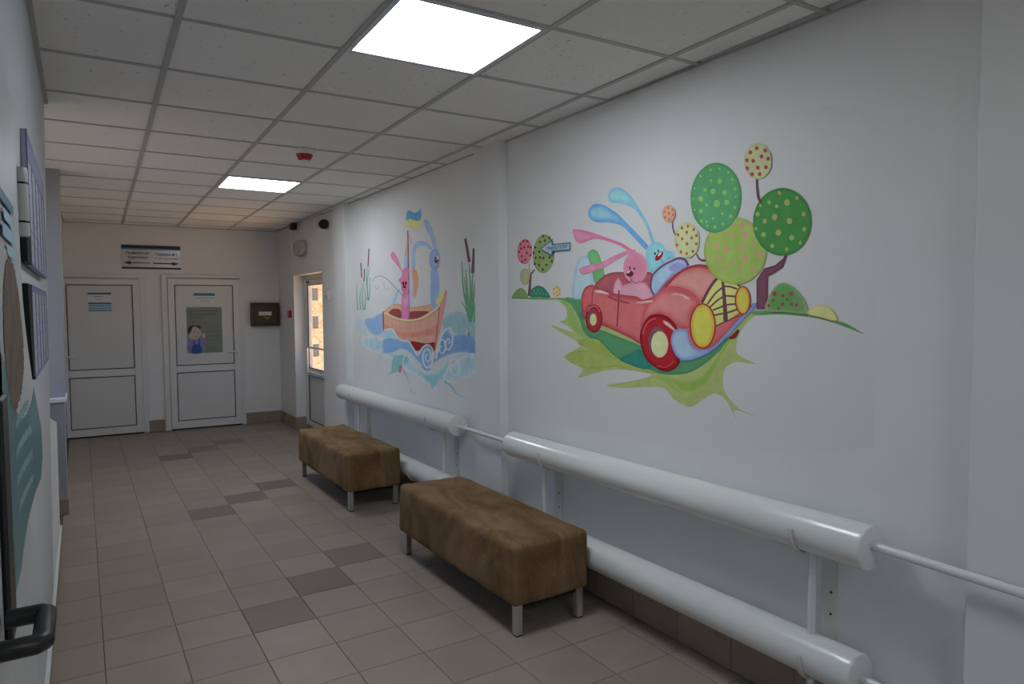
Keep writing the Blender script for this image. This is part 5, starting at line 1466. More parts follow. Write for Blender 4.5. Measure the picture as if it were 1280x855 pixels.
        ('area', (139, 148, 91), (139, 148, 91), 0, 1, [(1649, 1759), (1651, 1753), (1657, 1751), (1663, 1754), (1665, 1760), (1663, 1765), (1657, 1767), (1651, 1764)]),
        ('area', (139, 148, 91), (139, 148, 91), 0, 1, [(1592, 1778), (1594, 1773), (1599, 1771), (1604, 1774), (1606, 1779), (1604, 1784), (1599, 1786), (1594, 1783)]),
        ('area', (139, 148, 91), (139, 148, 91), 0, 1, [(1791, 1851), (1793, 1847), (1798, 1845), (1804, 1848), (1806, 1853), (1804, 1857), (1799, 1859), (1794, 1856)]),
        ('area', (139, 148, 91), (139, 148, 91), 0, 1, [(1772, 1940), (1774, 1936), (1778, 1935), (1783, 1937), (1785, 1941), (1783, 1945), (1779, 1947), (1774, 1944)]),
    ]),
    ('car', 'painted_tree', None, [
        ('line', (91, 59, 70), 5, 9, [(1799, 2052), (1794, 1992), (1785, 1965), (1773, 1952)]),
        ('area', (161, 164, 126), (150, 155, 111), 14, 1, [(1730, 2105), (1733, 2085), (1741, 2067), (1755, 2054), (1773, 2047), (1792, 2046), (1813, 2053), (1831, 2066), (1846, 2084), (1856, 2106), (1860, 2129), (1857, 2151), (1847, 2169), (1833, 2182), (1815, 2188), (1795, 2187), (1775, 2180), (1757, 2167), (1743, 2148), (1733, 2127)]),
        ('area', (144, 65, 63), (144, 65, 63), 0, 1, [(1790, 2168), (1792, 2162), (1799, 2161), (1805, 2165), (1808, 2171), (1805, 2176), (1799, 2177), (1793, 2174)]),
        ('area', (144, 65, 63), (144, 65, 63), 0, 1, [(1821, 2157), (1823, 2151), (1830, 2150), (1836, 2154), (1839, 2160), (1836, 2165), (1830, 2167), (1824, 2163)]),
        ('area', (144, 65, 63), (144, 65, 63), 0, 1, [(1750, 2150), (1753, 2145), (1759, 2144), (1765, 2148), (1768, 2154), (1765, 2159), (1759, 2160), (1753, 2156)]),
        ('area', (144, 65, 63), (144, 65, 63), 0, 1, [(1767, 2130), (1770, 2125), (1776, 2124), (1782, 2128), (1785, 2134), (1782, 2139), (1776, 2140), (1770, 2137)]),
        ('area', (144, 65, 63), (144, 65, 63), 0, 1, [(1837, 2129), (1839, 2123), (1846, 2122), (1852, 2126), (1855, 2132), (1852, 2137), (1846, 2138), (1839, 2135)]),
        ('area', (144, 65, 63), (144, 65, 63), 0, 1, [(1806, 2120), (1809, 2115), (1815, 2113), (1821, 2117), (1824, 2123), (1821, 2129), (1815, 2130), (1809, 2126)]),
        ('area', (144, 65, 63), (144, 65, 63), 0, 1, [(1737, 2116), (1739, 2111), (1745, 2110), (1752, 2113), (1754, 2119), (1752, 2124), (1746, 2126), (1740, 2122)]),
        ('area', (144, 65, 63), (144, 65, 63), 0, 1, [(1834, 2096), (1837, 2091), (1843, 2089), (1850, 2093), (1853, 2099), (1850, 2105), (1844, 2106), (1837, 2102)]),
        ('area', (144, 65, 63), (144, 65, 63), 0, 1, [(1784, 2090), (1787, 2084), (1793, 2083), (1799, 2087), (1802, 2093), (1800, 2098), (1793, 2099), (1787, 2096)]),
        ('area', (144, 65, 63), (144, 65, 63), 0, 1, [(1746, 2085), (1748, 2080), (1754, 2079), (1761, 2082), (1763, 2088), (1761, 2093), (1755, 2095), (1749, 2091)]),
        ('area', (144, 65, 63), (144, 65, 63), 0, 1, [(1811, 2068), (1813, 2063), (1820, 2062), (1826, 2065), (1829, 2071), (1826, 2077), (1820, 2078), (1813, 2075)]),
        ('area', (144, 65, 63), (144, 65, 63), 0, 1, [(1775, 2063), (1778, 2058), (1784, 2057), (1790, 2060), (1793, 2066), (1790, 2071), (1784, 2073), (1778, 2069)]),
    ]),
    ('car', 'painted_tree', None, [
        ('line', (91, 59, 70), 3, 5, [(2256, 1931), (2251, 1897), (2236, 1866)]),
        ('area', (190, 137, 113), (178, 122, 100), 14, 1, [(2236, 1963), (2238, 1951), (2244, 1941), (2253, 1933), (2264, 1928), (2277, 1928), (2290, 1931), (2301, 1938), (2311, 1948), (2317, 1960), (2319, 1973), (2317, 1985), (2311, 1995), (2302, 2003), (2290, 2007), (2277, 2008), (2265, 2004), (2253, 1997), (2244, 1987), (2238, 1975)]),
        ('area', (157, 78, 65), (157, 78, 65), 0, 1, [(2276, 1993), (2278, 1990), (2282, 1989), (2286, 1991), (2288, 1995), (2286, 1998), (2282, 1999), (2278, 1997)]),
        ('area', (157, 78, 65), (157, 78, 65), 0, 1, [(2248, 1981), (2250, 1978), (2254, 1977), (2258, 1979), (2260, 1983), (2258, 1986), (2254, 1987), (2250, 1985)]),
        ('area', (157, 78, 65), (157, 78, 65), 0, 1, [(2297, 1979), (2299, 1975), (2303, 1974), (2307, 1976), (2309, 1980), (2307, 1983), (2303, 1984), (2299, 1982)]),
        ('area', (157, 78, 65), (157, 78, 65), 0, 1, [(2271, 1967), (2273, 1964), (2277, 1963), (2281, 1965), (2283, 1968), (2281, 1972), (2277, 1973), (2273, 1971)]),
        ('area', (157, 78, 65), (157, 78, 65), 0, 1, [(2244, 1958), (2246, 1955), (2250, 1954), (2254, 1956), (2256, 1959), (2254, 1963), (2250, 1964), (2246, 1962)]),
        ('area', (157, 78, 65), (157, 78, 65), 0, 1, [(2295, 1953), (2296, 1949), (2301, 1948), (2305, 1950), (2307, 1954), (2305, 1957), (2301, 1959), (2296, 1957)]),
        ('area', (157, 78, 65), (157, 78, 65), 0, 1, [(2268, 1941), (2269, 1938), (2273, 1937), (2278, 1939), (2279, 1942), (2278, 1946), (2273, 1947), (2269, 1945)]),
    ]),
    ('car', 'painted_tree', None, [
        ('line', (96, 57, 70), 11, 4, [(2056, 1740), (2087, 1747), (2113, 1775)]),
        ('area', (164, 167, 126), (152, 158, 113), 14, 1, [(2094, 1832), (2097, 1808), (2106, 1787), (2122, 1771), (2141, 1761), (2164, 1759), (2186, 1764), (2207, 1777), (2223, 1796), (2234, 1819), (2238, 1844), (2234, 1869), (2224, 1891), (2208, 1907), (2187, 1916), (2165, 1917), (2143, 1911), (2123, 1898), (2107, 1879), (2097, 1856)]),
        ('area', (152, 83, 65), (152, 83, 65), 0, 1, [(2152, 1898), (2154, 1893), (2159, 1891), (2165, 1894), (2167, 1899), (2165, 1905), (2159, 1906), (2154, 1903)]),
        ('area', (152, 83, 65), (152, 83, 65), 0, 1, [(2187, 1893), (2189, 1888), (2195, 1886), (2200, 1889), (2203, 1895), (2201, 1900), (2195, 1902), (2189, 1899)]),
        ('area', (152, 83, 65), (152, 83, 65), 0, 1, [(2118, 1880), (2120, 1875), (2125, 1873), (2131, 1876), (2133, 1881), (2131, 1886), (2125, 1888), (2120, 1885)]),
        ('area', (152, 83, 65), (152, 83, 65), 0, 1, [(2159, 1871), (2161, 1866), (2167, 1865), (2172, 1867), (2175, 1873), (2172, 1878), (2167, 1880), (2161, 1877)]),
        ('area', (152, 83, 65), (152, 83, 65), 0, 1, [(2210, 1865), (2213, 1860), (2218, 1859), (2224, 1861), (2226, 1867), (2224, 1872), (2218, 1874), (2213, 1871)]),
        ('area', (152, 83, 65), (152, 83, 65), 0, 1, [(2185, 1845), (2188, 1840), (2193, 1838), (2199, 1841), (2201, 1846), (2199, 1851), (2193, 1853), (2188, 1850)]),
        ('area', (152, 83, 65), (152, 83, 65), 0, 1, [(2129, 1844), (2131, 1839), (2137, 1837), (2142, 1840), (2145, 1845), (2142, 1851), (2137, 1852), (2132, 1850)]),
        ('area', (152, 83, 65), (152, 83, 65), 0, 1, [(2102, 1851), (2105, 1846), (2110, 1845), (2115, 1847), (2117, 1853), (2115, 1858), (2110, 1860), (2105, 1857)]),
        ('area', (152, 83, 65), (152, 83, 65), 0, 1, [(2156, 1820), (2159, 1815), (2164, 1813), (2170, 1816), (2172, 1821), (2170, 1826), (2164, 1828), (2159, 1826)]),
        ('area', (152, 83, 65), (152, 83, 65), 0, 1, [(2102, 1816), (2104, 1811), (2109, 1809), (2115, 1811), (2117, 1817), (2115, 1822), (2110, 1824), (2104, 1821)]),
        ('area', (152, 83, 65), (152, 83, 65), 0, 1, [(2216, 1820), (2218, 1815), (2224, 1813), (2229, 1815), (2232, 1821), (2229, 1826), (2224, 1828), (2218, 1825)]),
        ('area', (152, 83, 65), (152, 83, 65), 0, 1, [(2121, 1784), (2123, 1779), (2129, 1778), (2134, 1780), (2136, 1786), (2134, 1791), (2129, 1792), (2123, 1790)]),
        ('area', (152, 83, 65), (152, 83, 65), 0, 1, [(2192, 1787), (2194, 1782), (2200, 1780), (2205, 1783), (2208, 1788), (2205, 1793), (2200, 1795), (2194, 1793)]),
        ('area', (152, 83, 65), (152, 83, 65), 0, 1, [(2158, 1778), (2160, 1773), (2166, 1771), (2171, 1774), (2174, 1779), (2171, 1784), (2166, 1786), (2160, 1784)]),
    ]),
    ('car', 'painted_bush', None, [
        ('area', (100, 130, 83), (113, 137, 97), 14, 1, [(1746, 1525), (1736, 1576), (1704, 1620), (1668, 1632), (1623, 1614), (1581, 1571), (1564, 1528), (1563, 1512), (1656, 1520)]),
        ('area', (80, 130, 70), (91, 132, 78), 16, 1, [(1722, 1533), (1720, 1578), (1695, 1616), (1664, 1626), (1632, 1611), (1617, 1571), (1619, 1533), (1668, 1528)]),
        ('area', (130, 63, 74), (130, 63, 74), 0, 1, [(1697, 1591), (1700, 1584), (1707, 1581), (1715, 1584), (1718, 1591), (1715, 1598), (1708, 1601), (1700, 1598)]),
        ('area', (130, 63, 74), (130, 63, 74), 0, 1, [(1662, 1583), (1664, 1577), (1669, 1575), (1675, 1577), (1677, 1583), (1675, 1588), (1669, 1590), (1664, 1588)]),
        ('area', (130, 63, 74), (130, 63, 74), 0, 1, [(1623, 1589), (1626, 1583), (1632, 1581), (1638, 1584), (1641, 1590), (1638, 1596), (1632, 1598), (1626, 1596)]),
        ('area', (130, 63, 74), (130, 63, 74), 0, 1, [(1706, 1565), (1708, 1559), (1714, 1557), (1719, 1559), (1721, 1565), (1719, 1570), (1714, 1572), (1708, 1570)]),
        ('area', (130, 63, 74), (130, 63, 74), 0, 1, [(1664, 1550), (1666, 1544), (1671, 1542), (1677, 1545), (1679, 1550), (1677, 1555), (1671, 1557), (1666, 1555)]),
        ('area', (130, 63, 74), (130, 63, 74), 0, 1, [(1624, 1550), (1626, 1544), (1631, 1542), (1637, 1544), (1639, 1550), (1637, 1555), (1632, 1557), (1626, 1555)]),
        ('area', (130, 63, 74), (130, 63, 74), 0, 1, [(1602, 1546), (1604, 1541), (1609, 1539), (1614, 1541), (1617, 1546), (1615, 1552), (1609, 1554), (1604, 1551)]),
        ('area', (130, 63, 74), (130, 63, 74), 0, 1, [(1681, 1533), (1683, 1529), (1687, 1527), (1692, 1529), (1694, 1533), (1692, 1538), (1688, 1540), (1683, 1538)]),
        ('area', (130, 63, 74), (130, 63, 74), 0, 1, [(1644, 1568), (1646, 1564), (1650, 1562), (1655, 1564), (1656, 1568), (1655, 1573), (1650, 1574), (1646, 1573)]),
        ('area', (130, 63, 74), (130, 63, 74), 0, 1, [(1726, 1545), (1728, 1540), (1733, 1538), (1738, 1540), (1740, 1545), (1738, 1549), (1733, 1551), (1728, 1549)]),
    ]),
    ('car', 'painted_bush', None, [
        ('area', (196, 181, 122), (183, 165, 100), 12, 1, [(1563, 1514), (1545, 1537), (1507, 1546), (1468, 1531), (1447, 1490), (1507, 1500)]),
    ]),
    ('boat', 'painted_water', None, [
        ('area', (126, 153, 158), (160, 166, 172), 30, 1, [(4609, 1464), (4458, 1511), (4336, 1521), (4238, 1495), (4103, 1438), (4100, 1316), (4380, 1343), (4590, 1376)]),
        ('area', (139, 160, 181), (160, 168, 180), 30, 1, [(4733, 1030), (4619, 1079), (4552, 1131), (4445, 1178), (4283, 1225), (4108, 1207), (4109, 1153), (4286, 1080), (4599, 986), (4734, 969), (4786, 918), (4899, 964)]),
        ('area', (101, 130, 168), (118, 144, 175), 24, 1, [(4462, 1341), (4260, 1356), (4105, 1320), (4108, 1194), (4224, 1226), (4466, 1206), (4730, 1131), (4812, 1085), (4880, 1041), (4993, 1082), (4775, 1148), (4704, 1253), (4546, 1372)]),
        ('line', (113, 147, 158), 7, 4, [(4336, 1512), (4238, 1491), (4126, 1433)]),
    ]),
    ('boat', 'painted_water', None, [
        ('area', (116, 143, 181), (155, 166, 183), 24, 1, [(6262, 1444), (6081, 1458), (5802, 1500), (5775, 1332), (5989, 1280), (6122, 1310), (6241, 1369)]),
        ('area', (155, 166, 185), (170, 171, 175), 10, 1, [(6510, 1456), (6264, 1409), (6192, 1286), (5828, 1262), (5927, 1198), (6096, 1141), (5958, 1233), (6298, 1282), (6517, 1340)]),
        ('area', (147, 161, 181), (170, 171, 175), 40, 1, [(6561, 1222), (6193, 1261), (5796, 1263), (5768, 1182), (5881, 1128), (5967, 1027), (5802, 1133), (5770, 1146), (5861, 1225), (6062, 1143)]),
        ('area', (141, 166, 181), (170, 171, 175), 60, 1, [(6410, 1240), (6055, 1290), (5796, 1263), (5528, 1170), (5197, 1122), (4921, 1046), (4597, 1080), (4343, 1184), (4107, 1225), (4110, 1098), (4287, 1028), (4471, 993), (4622, 979), (4782, 903), (4924, 952), (5149, 996), (5335, 1025), (5771, 1123), (6130, 1140)]),
        ('area', (118, 160, 164), (155, 168, 175), 25, 1, [(5147, 1039), (4921, 1025), (4709, 1052), (4553, 1123), (4511, 1087), (4599, 1011), (4734, 967), (4791, 917), (4887, 960)]),
    ]),
    ('boat', 'painted_boat', None, [
        ('area', (192, 139, 113), (181, 118, 97), 18, 1, [(5786, 1503), (5601, 1565), (5469, 1580), (5209, 1549), (4905, 1564), (4764, 1571), (4656, 1547), (4812, 1490), (5057, 1451), (5320, 1442), (5605, 1461)]),
        ('area', (128, 57, 59), (118, 42, 46), 8, 1, [(5657, 1501), (5549, 1536), (5395, 1522), (5381, 1458), (5545, 1474)]),
        ('area', (128, 57, 59), (118, 42, 46), 8, 1, [(5225, 1455), (5197, 1509), (5005, 1517), (4840, 1512), (4981, 1473), (5108, 1454)]),
    ]),
    ('boat', 'sail', 'painted_boat', [
        ('area', (128, 155, 185), (141, 161, 185), 10, 1, [(5225, 2084), (5222, 1794), (5422, 1713), (5600, 1576), (5497, 1597), (5349, 1799), (5288, 1959)]),
        ('area', (181, 134, 126), (160, 126, 143), 5, 1, [(5224, 2105), (5220, 2008), (5288, 1970), (5267, 2044)]),
        ('area', (186, 147, 130), (172, 134, 139), 4, 1, [(5209, 2159), (5171, 2122), (5136, 2074), (5145, 2054), (5180, 2080), (5205, 2122)]),
        ('area', (153, 161, 178), (143, 155, 181), 8, 1, [(5198, 1879), (5147, 1833), (5125, 1705), (5102, 1641), (5177, 1551), (5214, 1551)]),
        ('area', (186, 128, 111), (189, 160, 126), 12, 1, [(5157, 1834), (5115, 1869), (5044, 1850), (5014, 1786), (5034, 1703), (5076, 1641), (5128, 1615), (5136, 1705)]),
        ('area', (189, 175, 126), (189, 175, 126), 4, 1, [(5120, 1869), (5044, 1860), (5011, 1801), (5023, 1744), (5033, 1802), (5065, 1845)]),
        ('area', (92, 71, 80), (92, 71, 80), 0, 1, [(5105, 1871), (5111, 1865), (5125, 1862), (5140, 1866), (5146, 1874), (5139, 1881), (5125, 1883), (5110, 1879)]),
    ]),
    ('boat', 'mast', 'painted_boat', [
        ('line', (126, 77, 101), 9, 12, [(5225, 2177), (5221, 2040), (5222, 1794), (5222, 1470), (5220, 1449)]),
    ]),
    ('boat', 'flag', 'painted_boat', [
        ('area', (82, 133, 168), (71, 119, 160), 8, 1, [(5249, 2311), (5209, 2336), (5151, 2324), (5093, 2305), (5017, 2306), (4965, 2318), (4970, 2239), (5032, 2236), (5107, 2250), (5171, 2268), (5243, 2256)]),
        ('area', (186, 175, 109), (183, 168, 97), 8, 1, [(5243, 2254), (5172, 2267), (5108, 2249), (5032, 2235), (4963, 2238), (4974, 2191), (5059, 2179), (5161, 2199), (5239, 2207)]),
    ]),
    ('boat', 'painted_blue_rabbit', None, [
        ('area', (130, 153, 185), (113, 139, 176), 12, 1, [(4910, 2200), (4898, 2231), (4839, 2212), (4771, 2145), (4716, 2061), (4684, 1985), (4729, 1988), (4796, 2088), (4864, 2145)]),
        ('area', (133, 155, 185), (122, 144, 178), 12, 1, [(5146, 1876), (5156, 1961), (5127, 2033), (5063, 2065), (4963, 2070), (4844, 2042), (4770, 1996), (4817, 1999), (4915, 2033), (5014, 2033), (5072, 2003), (5092, 1936), (5082, 1872)]),
        ('area', (124, 143, 178), (134, 151, 181), 16, 1, [(4791, 1832), (4688, 1832), (4651, 1732), (4667, 1634), (4719, 1540), (4788, 1540), (4813, 1636), (4805, 1737)]),
        ('area', (124, 143, 178), (113, 133, 172), 16, 1, [(4633, 1903), (4638, 1878), (4652, 1855), (4673, 1838), (4700, 1828), (4729, 1825), (4759, 1831), (4785, 1844), (4807, 1864), (4820, 1888), (4824, 1914), (4818, 1940), (4804, 1963), (4782, 1980), (4754, 1990), (4725, 1992), (4696, 1985), (4670, 1972), (4650, 1952), (4637, 1928)]),
        ('area', (109, 38, 55), (92, 25, 42), 4, 1, [(4665, 1895), (4669, 1890), (4676, 1885), (4685, 1882), (4696, 1880), (4706, 1881), (4716, 1883), (4724, 1887), (4730, 1892), (4732, 1898), (4731, 1904), (4727, 1910), (4720, 1915), (4711, 1918), (4700, 1919), (4690, 1919), (4680, 1916), (4672, 1912), (4666, 1907), (4664, 1901)]),
        ('area', (193, 189, 192), (189, 185, 189), 3, 1, [(4657, 1917), (4659, 1913), (4663, 1910), (4669, 1907), (4677, 1906), (4686, 1906), (4695, 1907), (4704, 1909), (4710, 1913), (4714, 1916), (4715, 1921), (4714, 1924), (4710, 1928), (4703, 1930), (4695, 1931), (4686, 1931), (4677, 1930), (4669, 1928), (4662, 1925), (4658, 1921)]),
        ('area', (34, 25, 42), (34, 25, 42), 0, 1, [(4695, 1919), (4699, 1913), (4709, 1911), (4718, 1914), (4722, 1921), (4718, 1927), (4708, 1930), (4699, 1926)]),
        ('line', (80, 92, 134), 4, 3, [(4738, 1852), (4699, 1847), (4665, 1865)]),
    ]),
    ('boat', 'painted_pink_rabbit', None, [
        ('area', (186, 111, 139), (181, 99, 130), 10, 1, [(5598, 2007), (5539, 2028), (5454, 1975), (5387, 1899), (5339, 1840), (5383, 1861), (5499, 1931), (5570, 1966)]),
        ('area', (185, 108, 139), (178, 97, 130), 14, 1, [(5433, 1780), (5362, 1807), (5347, 1859), (5224, 1871), (5227, 1794), (5218, 1751), (5226, 1684), (5299, 1653), (5367, 1687), (5379, 1743)]),
        ('area', (176, 105, 143), (170, 94, 134), 12, 1, [(5354, 1656), (5221, 1665), (5219, 1578), (5239, 1443), (5362, 1442), (5371, 1557)]),
        ('area', (34, 17, 34), (34, 17, 34), 0, 1, [(5310, 1747), (5316, 1736), (5332, 1732), (5347, 1737), (5353, 1749), (5347, 1760), (5331, 1764), (5316, 1759)]),
        ('area', (34, 17, 34), (34, 17, 34), 0, 1, [(5255, 1748), (5262, 1737), (5278, 1733), (5293, 1738), (5299, 1749), (5292, 1760), (5276, 1764), (5261, 1759)]),
        ('area', (126, 25, 59), (101, 17, 50), 4, 1, [(5267, 1718), (5269, 1713), (5275, 1710), (5284, 1707), (5296, 1705), (5308, 1705), (5321, 1706), (5332, 1708), (5341, 1711), (5347, 1716), (5349, 1720), (5347, 1724), (5341, 1728), (5331, 1731), (5320, 1733), (5307, 1733), (5295, 1732), (5284, 1730), (5275, 1726), (5269, 1722)]),
        ('line', (126, 50, 84), 4, 4, [(5352, 1700), (5312, 1688), (5263, 1698)]),
        ('area', (195, 126, 153), (186, 111, 139), 8, 1, [(5347, 1629), (5308, 1645), (5246, 1638), (5235, 1579), (5289, 1546), (5337, 1579)]),
        ('line', (101, 91, 113), 6, 4, [(5287, 1625), (5493, 1713), (5682, 1795), (5851, 1832), (5981, 1820), (6039, 1790)]),
        ('line', (118, 111, 130), 3, 3, [(5993, 1758), (5968, 1728), (5920, 1721), (5877, 1747)]),
        ('line', (118, 111, 130), 3, 3, [(5768, 1775), (5746, 1722), (5710, 1698), (5648, 1719)]),
    ]),
    ('boat', 'hull', 'painted_boat', [
        ('area', (188, 133, 116), (172, 101, 91), 20, 1, [(5792, 1507), (5605, 1469), (5320, 1441), (5057, 1447), (4836, 1486), (4647, 1556), (4535, 1675), (4559, 1571), (4651, 1374), (4758, 1205), (4821, 1205), (5065, 1200), (5219, 1260), (5410, 1258), (5768, 1337)]),
        ('area', (181, 113, 101), (186, 130, 113), 16, 1, [(5774, 1410), (5464, 1348), (5190, 1344), (4911, 1373), (4699, 1418), (4724, 1342), (4913, 1316), (5191, 1296), (5523, 1307), (5761, 1358)]),
        ('area', (119, 35, 32), (105, 25, 25), 10, 1, [(5197, 1269), (4914, 1262), (4733, 1277), (4760, 1205), (4915, 1231), (5065, 1194), (5141, 1220)]),
        ('area', (181, 124, 122), (172, 105, 108), 10, 1, [(4651, 1554), (4535, 1675), (4554, 1581), (4642, 1384), (4722, 1257), (4689, 1383)]),
        ('line', (198, 175, 133), 12, 14, [(5770, 1503), (5517, 1459), (5239, 1440), (4957, 1464), (4765, 1517), (4646, 1566)]),
        ('line', (151, 76, 77), 6, 6, [(4656, 1552), (4689, 1403), (4758, 1205)]),
        ('line', (109, 34, 50), 9, 7, [(5789, 1512), (5783, 1343)]),
        ('area', (189, 175, 109), (181, 164, 97), 8, 1, [(4718, 1570), (4676, 1632), (4578, 1663), (4601, 1603)]),
    ]),
    ('boat', 'painted_wave', None, [
        ('area', (108, 139, 178), (126, 151, 181), 18, 1, [(5802, 1274), (5706, 1345), (5580, 1351), (5480, 1297), (5388, 1259), (5245, 1267), (5142, 1212), (5066, 1160), (4964, 1229), (4891, 1253), (4792, 1208), (4818, 1146), (4879, 1059), (4969, 1084), (5068, 1118), (5248, 1183), (5413, 1191), (5587, 1154), (5801, 1142)]),
        ('area', (139, 164, 185), (155, 172, 186), 10, 1, [(5796, 1263), (5706, 1343), (5580, 1348), (5480, 1295), (5510, 1273), (5642, 1280)]),
        ('line', (175, 180, 190), 13, 9, [(5774, 1343), (5669, 1358), (5565, 1353), (5466, 1288), (5354, 1266), (5240, 1267), (5142, 1210), (5061, 1161), (4977, 1220), (4878, 1253), (4792, 1229), (4775, 1148)]),
        ('line', (175, 180, 190), 13, 9, [(4729, 1151), (4670, 1254), (4612, 1346), (4503, 1393), (4446, 1351), (4460, 1264), (4518, 1232), (4560, 1259), (4537, 1304), (4495, 1311), (4495, 1277)]),
        ('line', (175, 180, 190), 13, 9, [(4728, 1202), (4658, 1285), (4591, 1302), (4560, 1250), (4594, 1204), (4649, 1206), (4659, 1240), (4615, 1257)]),
        ('line', (175, 180, 190), 13, 9, [(4775, 1148), (4812, 1095), (4896, 1074), (4955, 1116), (4953, 1179), (4892, 1219), (4826, 1196), (4827, 1145), (4882, 1121), (4913, 1150), (4888, 1178)]),
        ('line', (175, 180, 190), 13, 9, [(4599, 1021), (4510, 1106), (4467, 1157), (4384, 1163), (4341, 1109), (4376, 1059), (4448, 1053), (4485, 1089), (4447, 1120), (4402, 1104)]),
        ('area', (111, 151, 153), (126, 160, 161), 12, 1, [(5731, 949), (5624, 987), (5596, 1087), (5500, 1136), (5331, 1147), (5232, 1120), (5274, 1072), (5376, 1056), (5471, 998), (5594, 972)]),
        ('line', (168, 178, 185), 9, 7, [(5362, 1062), (5345, 1124), (5276, 1145), (5224, 1115), (5252, 1070), (5306, 1072)]),
        ('line', (109, 147, 153), 11, 3, [(5357, 1024), (5296, 973), (5236, 907)]),
        ('area', (168, 97, 113), (168, 97, 113), 0, 1, [(5379, 1039), (5389, 1023), (5414, 1015), (5437, 1019), (5447, 1034), (5436, 1050), (5412, 1058), (5388, 1053)]),
        ('area', (168, 97, 113), (168, 97, 113), 0, 1, [(5403, 1009), (5411, 996), (5431, 989), (5451, 993), (5459, 1005), (5450, 1018), (5430, 1025), (5410, 1021)]),
        ('line', (113, 147, 158), 16, 3, [(4588, 992), (4471, 964), (4389, 919), (4231, 898)]),
        ('line', (118, 150, 160), 12, 4, [(4734, 974), (4782, 924), (4828, 930)]),
        ('line', (139, 160, 168), 12, 4, [(5232, 880), (5154, 844), (5088, 867)]),
        ('line', (139, 158, 176), 14, 4, [(5844, 1243), (5994, 1171), (6062, 1143)]),
        ('line', (139, 158, 176), 14, 4, [(5784, 1181), (5883, 1092), (5967, 1027)]),
    ]),
    ('boat', 'painted_reeds', None, [
        ('line', (94, 139, 116), 4, 12, [(6455, 1805), (6469, 1664), (6450, 1526)]),
        ('line', (94, 139, 116), 4, 12, [(6340, 1738), (6382, 1638), (6366, 1526)]),
        ('line', (94, 139, 116), 4, 12, [(6258, 1736), (6231, 1636), (6258, 1526)]),
        ('line', (94, 139, 116), 4, 12, [(6109, 1939), (6175, 1783), (6169, 1616)]),
        ('line', (94, 139, 116), 4, 12, [(6097, 1829), (6109, 1719), (6149, 1616)]),
        ('line', (94, 139, 116), 4, 12, [(6161, 1941), (6194, 1832), (6178, 1721)]),
        ('line', (94, 139, 116), 4, 12, [(6291, 1786), (6315, 1662), (6293, 1526)]),
        ('line', (105, 67, 82), 11, 12, [(6116, 2097), (6131, 2016), (6147, 1935)]),
        ('line', (105, 67, 82), 11, 12, [(6339, 1979), (6332, 1907), (6325, 1835)]),
        ('line', (105, 67, 82), 11, 12, [(6239, 1915), (6252, 1855), (6266, 1795)]),
    ]),
    ('boat', 'painted_reeds', None, [
        ('line', (86, 133, 102), 4, 13, [(4293, 1868), (4269, 1673), (4182, 1452)]),
        ('line', (86, 133, 102), 4, 13, [(4236, 1810), (4207, 1626), (4172, 1443)]),
        ('line', (86, 133, 102), 4, 13, [(4183, 1852), (4168, 1670), (4182, 1443)]),
        ('line', (86, 133, 102), 4, 13, [(4134, 1778), (4150, 1625), (4167, 1443)]),
        ('line', (86, 133, 102), 4, 13, [(4082, 1811), (4122, 1624), (4172, 1443)]),
        ('line', (86, 133, 102), 4, 13, [(4065, 1712), (4086, 1606), (4162, 1462)]),
        ('line', (86, 133, 102), 4, 13, [(4308, 1590), (4237, 1534), (4182, 1452)]),
        ('line', (86, 133, 102), 4, 13, [(4252, 1755), (4217, 1608), (4176, 1443)]),
        ('line', (86, 133, 102), 4, 13, [(4103, 1678), (4095, 1570), (4116, 1444)]),
        ('line', (86, 133, 102), 4, 13, [(4074, 1632), (4091, 1534), (4103, 1435)]),
        ('line', (86, 133, 102), 4, 13, [(4277, 1682), (4208, 1571), (4182, 1452)]),
        ('line', (92, 66, 74), 13, 16, [(4235, 2024), (4206, 1941), (4177, 1859)]),
        ('line', (92, 66, 74), 13, 16, [(4111, 1948), (4122, 1864), (4134, 1779)]),
        ('line', (92, 66, 74), 13, 16, [(4076, 1846), (4083, 1815), (4090, 1785)]),
        ('line', (176, 172, 126), 8, 8, [(4221, 1387), (4237, 1357)]),
        ('line', (101, 88, 92), 10, 6, [(4198, 1367), (4187, 1340)]),
    ]),
]



def smooth(P, n=5):
    P = np.array(P, float)
    N = len(P)
    out = []
    for i in range(N):
        a, b, c, d = P[i - 1], P[i], P[(i + 1) % N], P[(i + 2) % N]
        for k in range(n):
            t = k / n
            out.append(0.5 * ((2 * b) + (c - a) * t + (2 * a - 5 * b + 4 * c - d) * t * t + (3 * b - a - 3 * c + d) * t ** 3))
    return np.array(out)


def smooth_open(P, n=6):
    P = np.array(P, float)
    Q = np.vstack([2 * P[0] - P[1], P, 2 * P[-1] - P[-2]])
    out = []
    for i in range(1, len(Q) - 2):
        a, b, c, d = Q[i - 1], Q[i], Q[i + 1], Q[i + 2]
        for k in range(n):
            t = k / n
            out.append(0.5 * ((2 * b) + (c - a) * t + (2 * a - 5 * b + 4 * c - d) * t * t + (3 * b - a - 3 * c + d) * t ** 3))
    out.append(P[-1])
    return np.array(out)


def edge_dist(p, B):
    A, D = B, np.roll(B, -1, 0) - B
    t = np.clip(((p[:, None] - A) * D).sum(2) / np.maximum((D * D).sum(1), 1e-9), 0, 1)
    return np.sqrt((((A + t[..., None] * D) - p[:, None]) ** 2).sum(2)).min(1)


def inside(p, B):
    x, y = p[:, 0][:, None], p[:, 1][:, None]
    x0, y0 = B[:, 0], B[:, 1]
    x1, y1 = np.roll(x0, -1), np.roll(y0, -1)
    c = (y0 > y) != (y1 > y)
    xi = (x1 - x0) * (y - y0) / np.where(y1 == y0, 1e-9, y1 - y0) + x0
    return (c & (x < xi)).sum(1) % 2 == 1


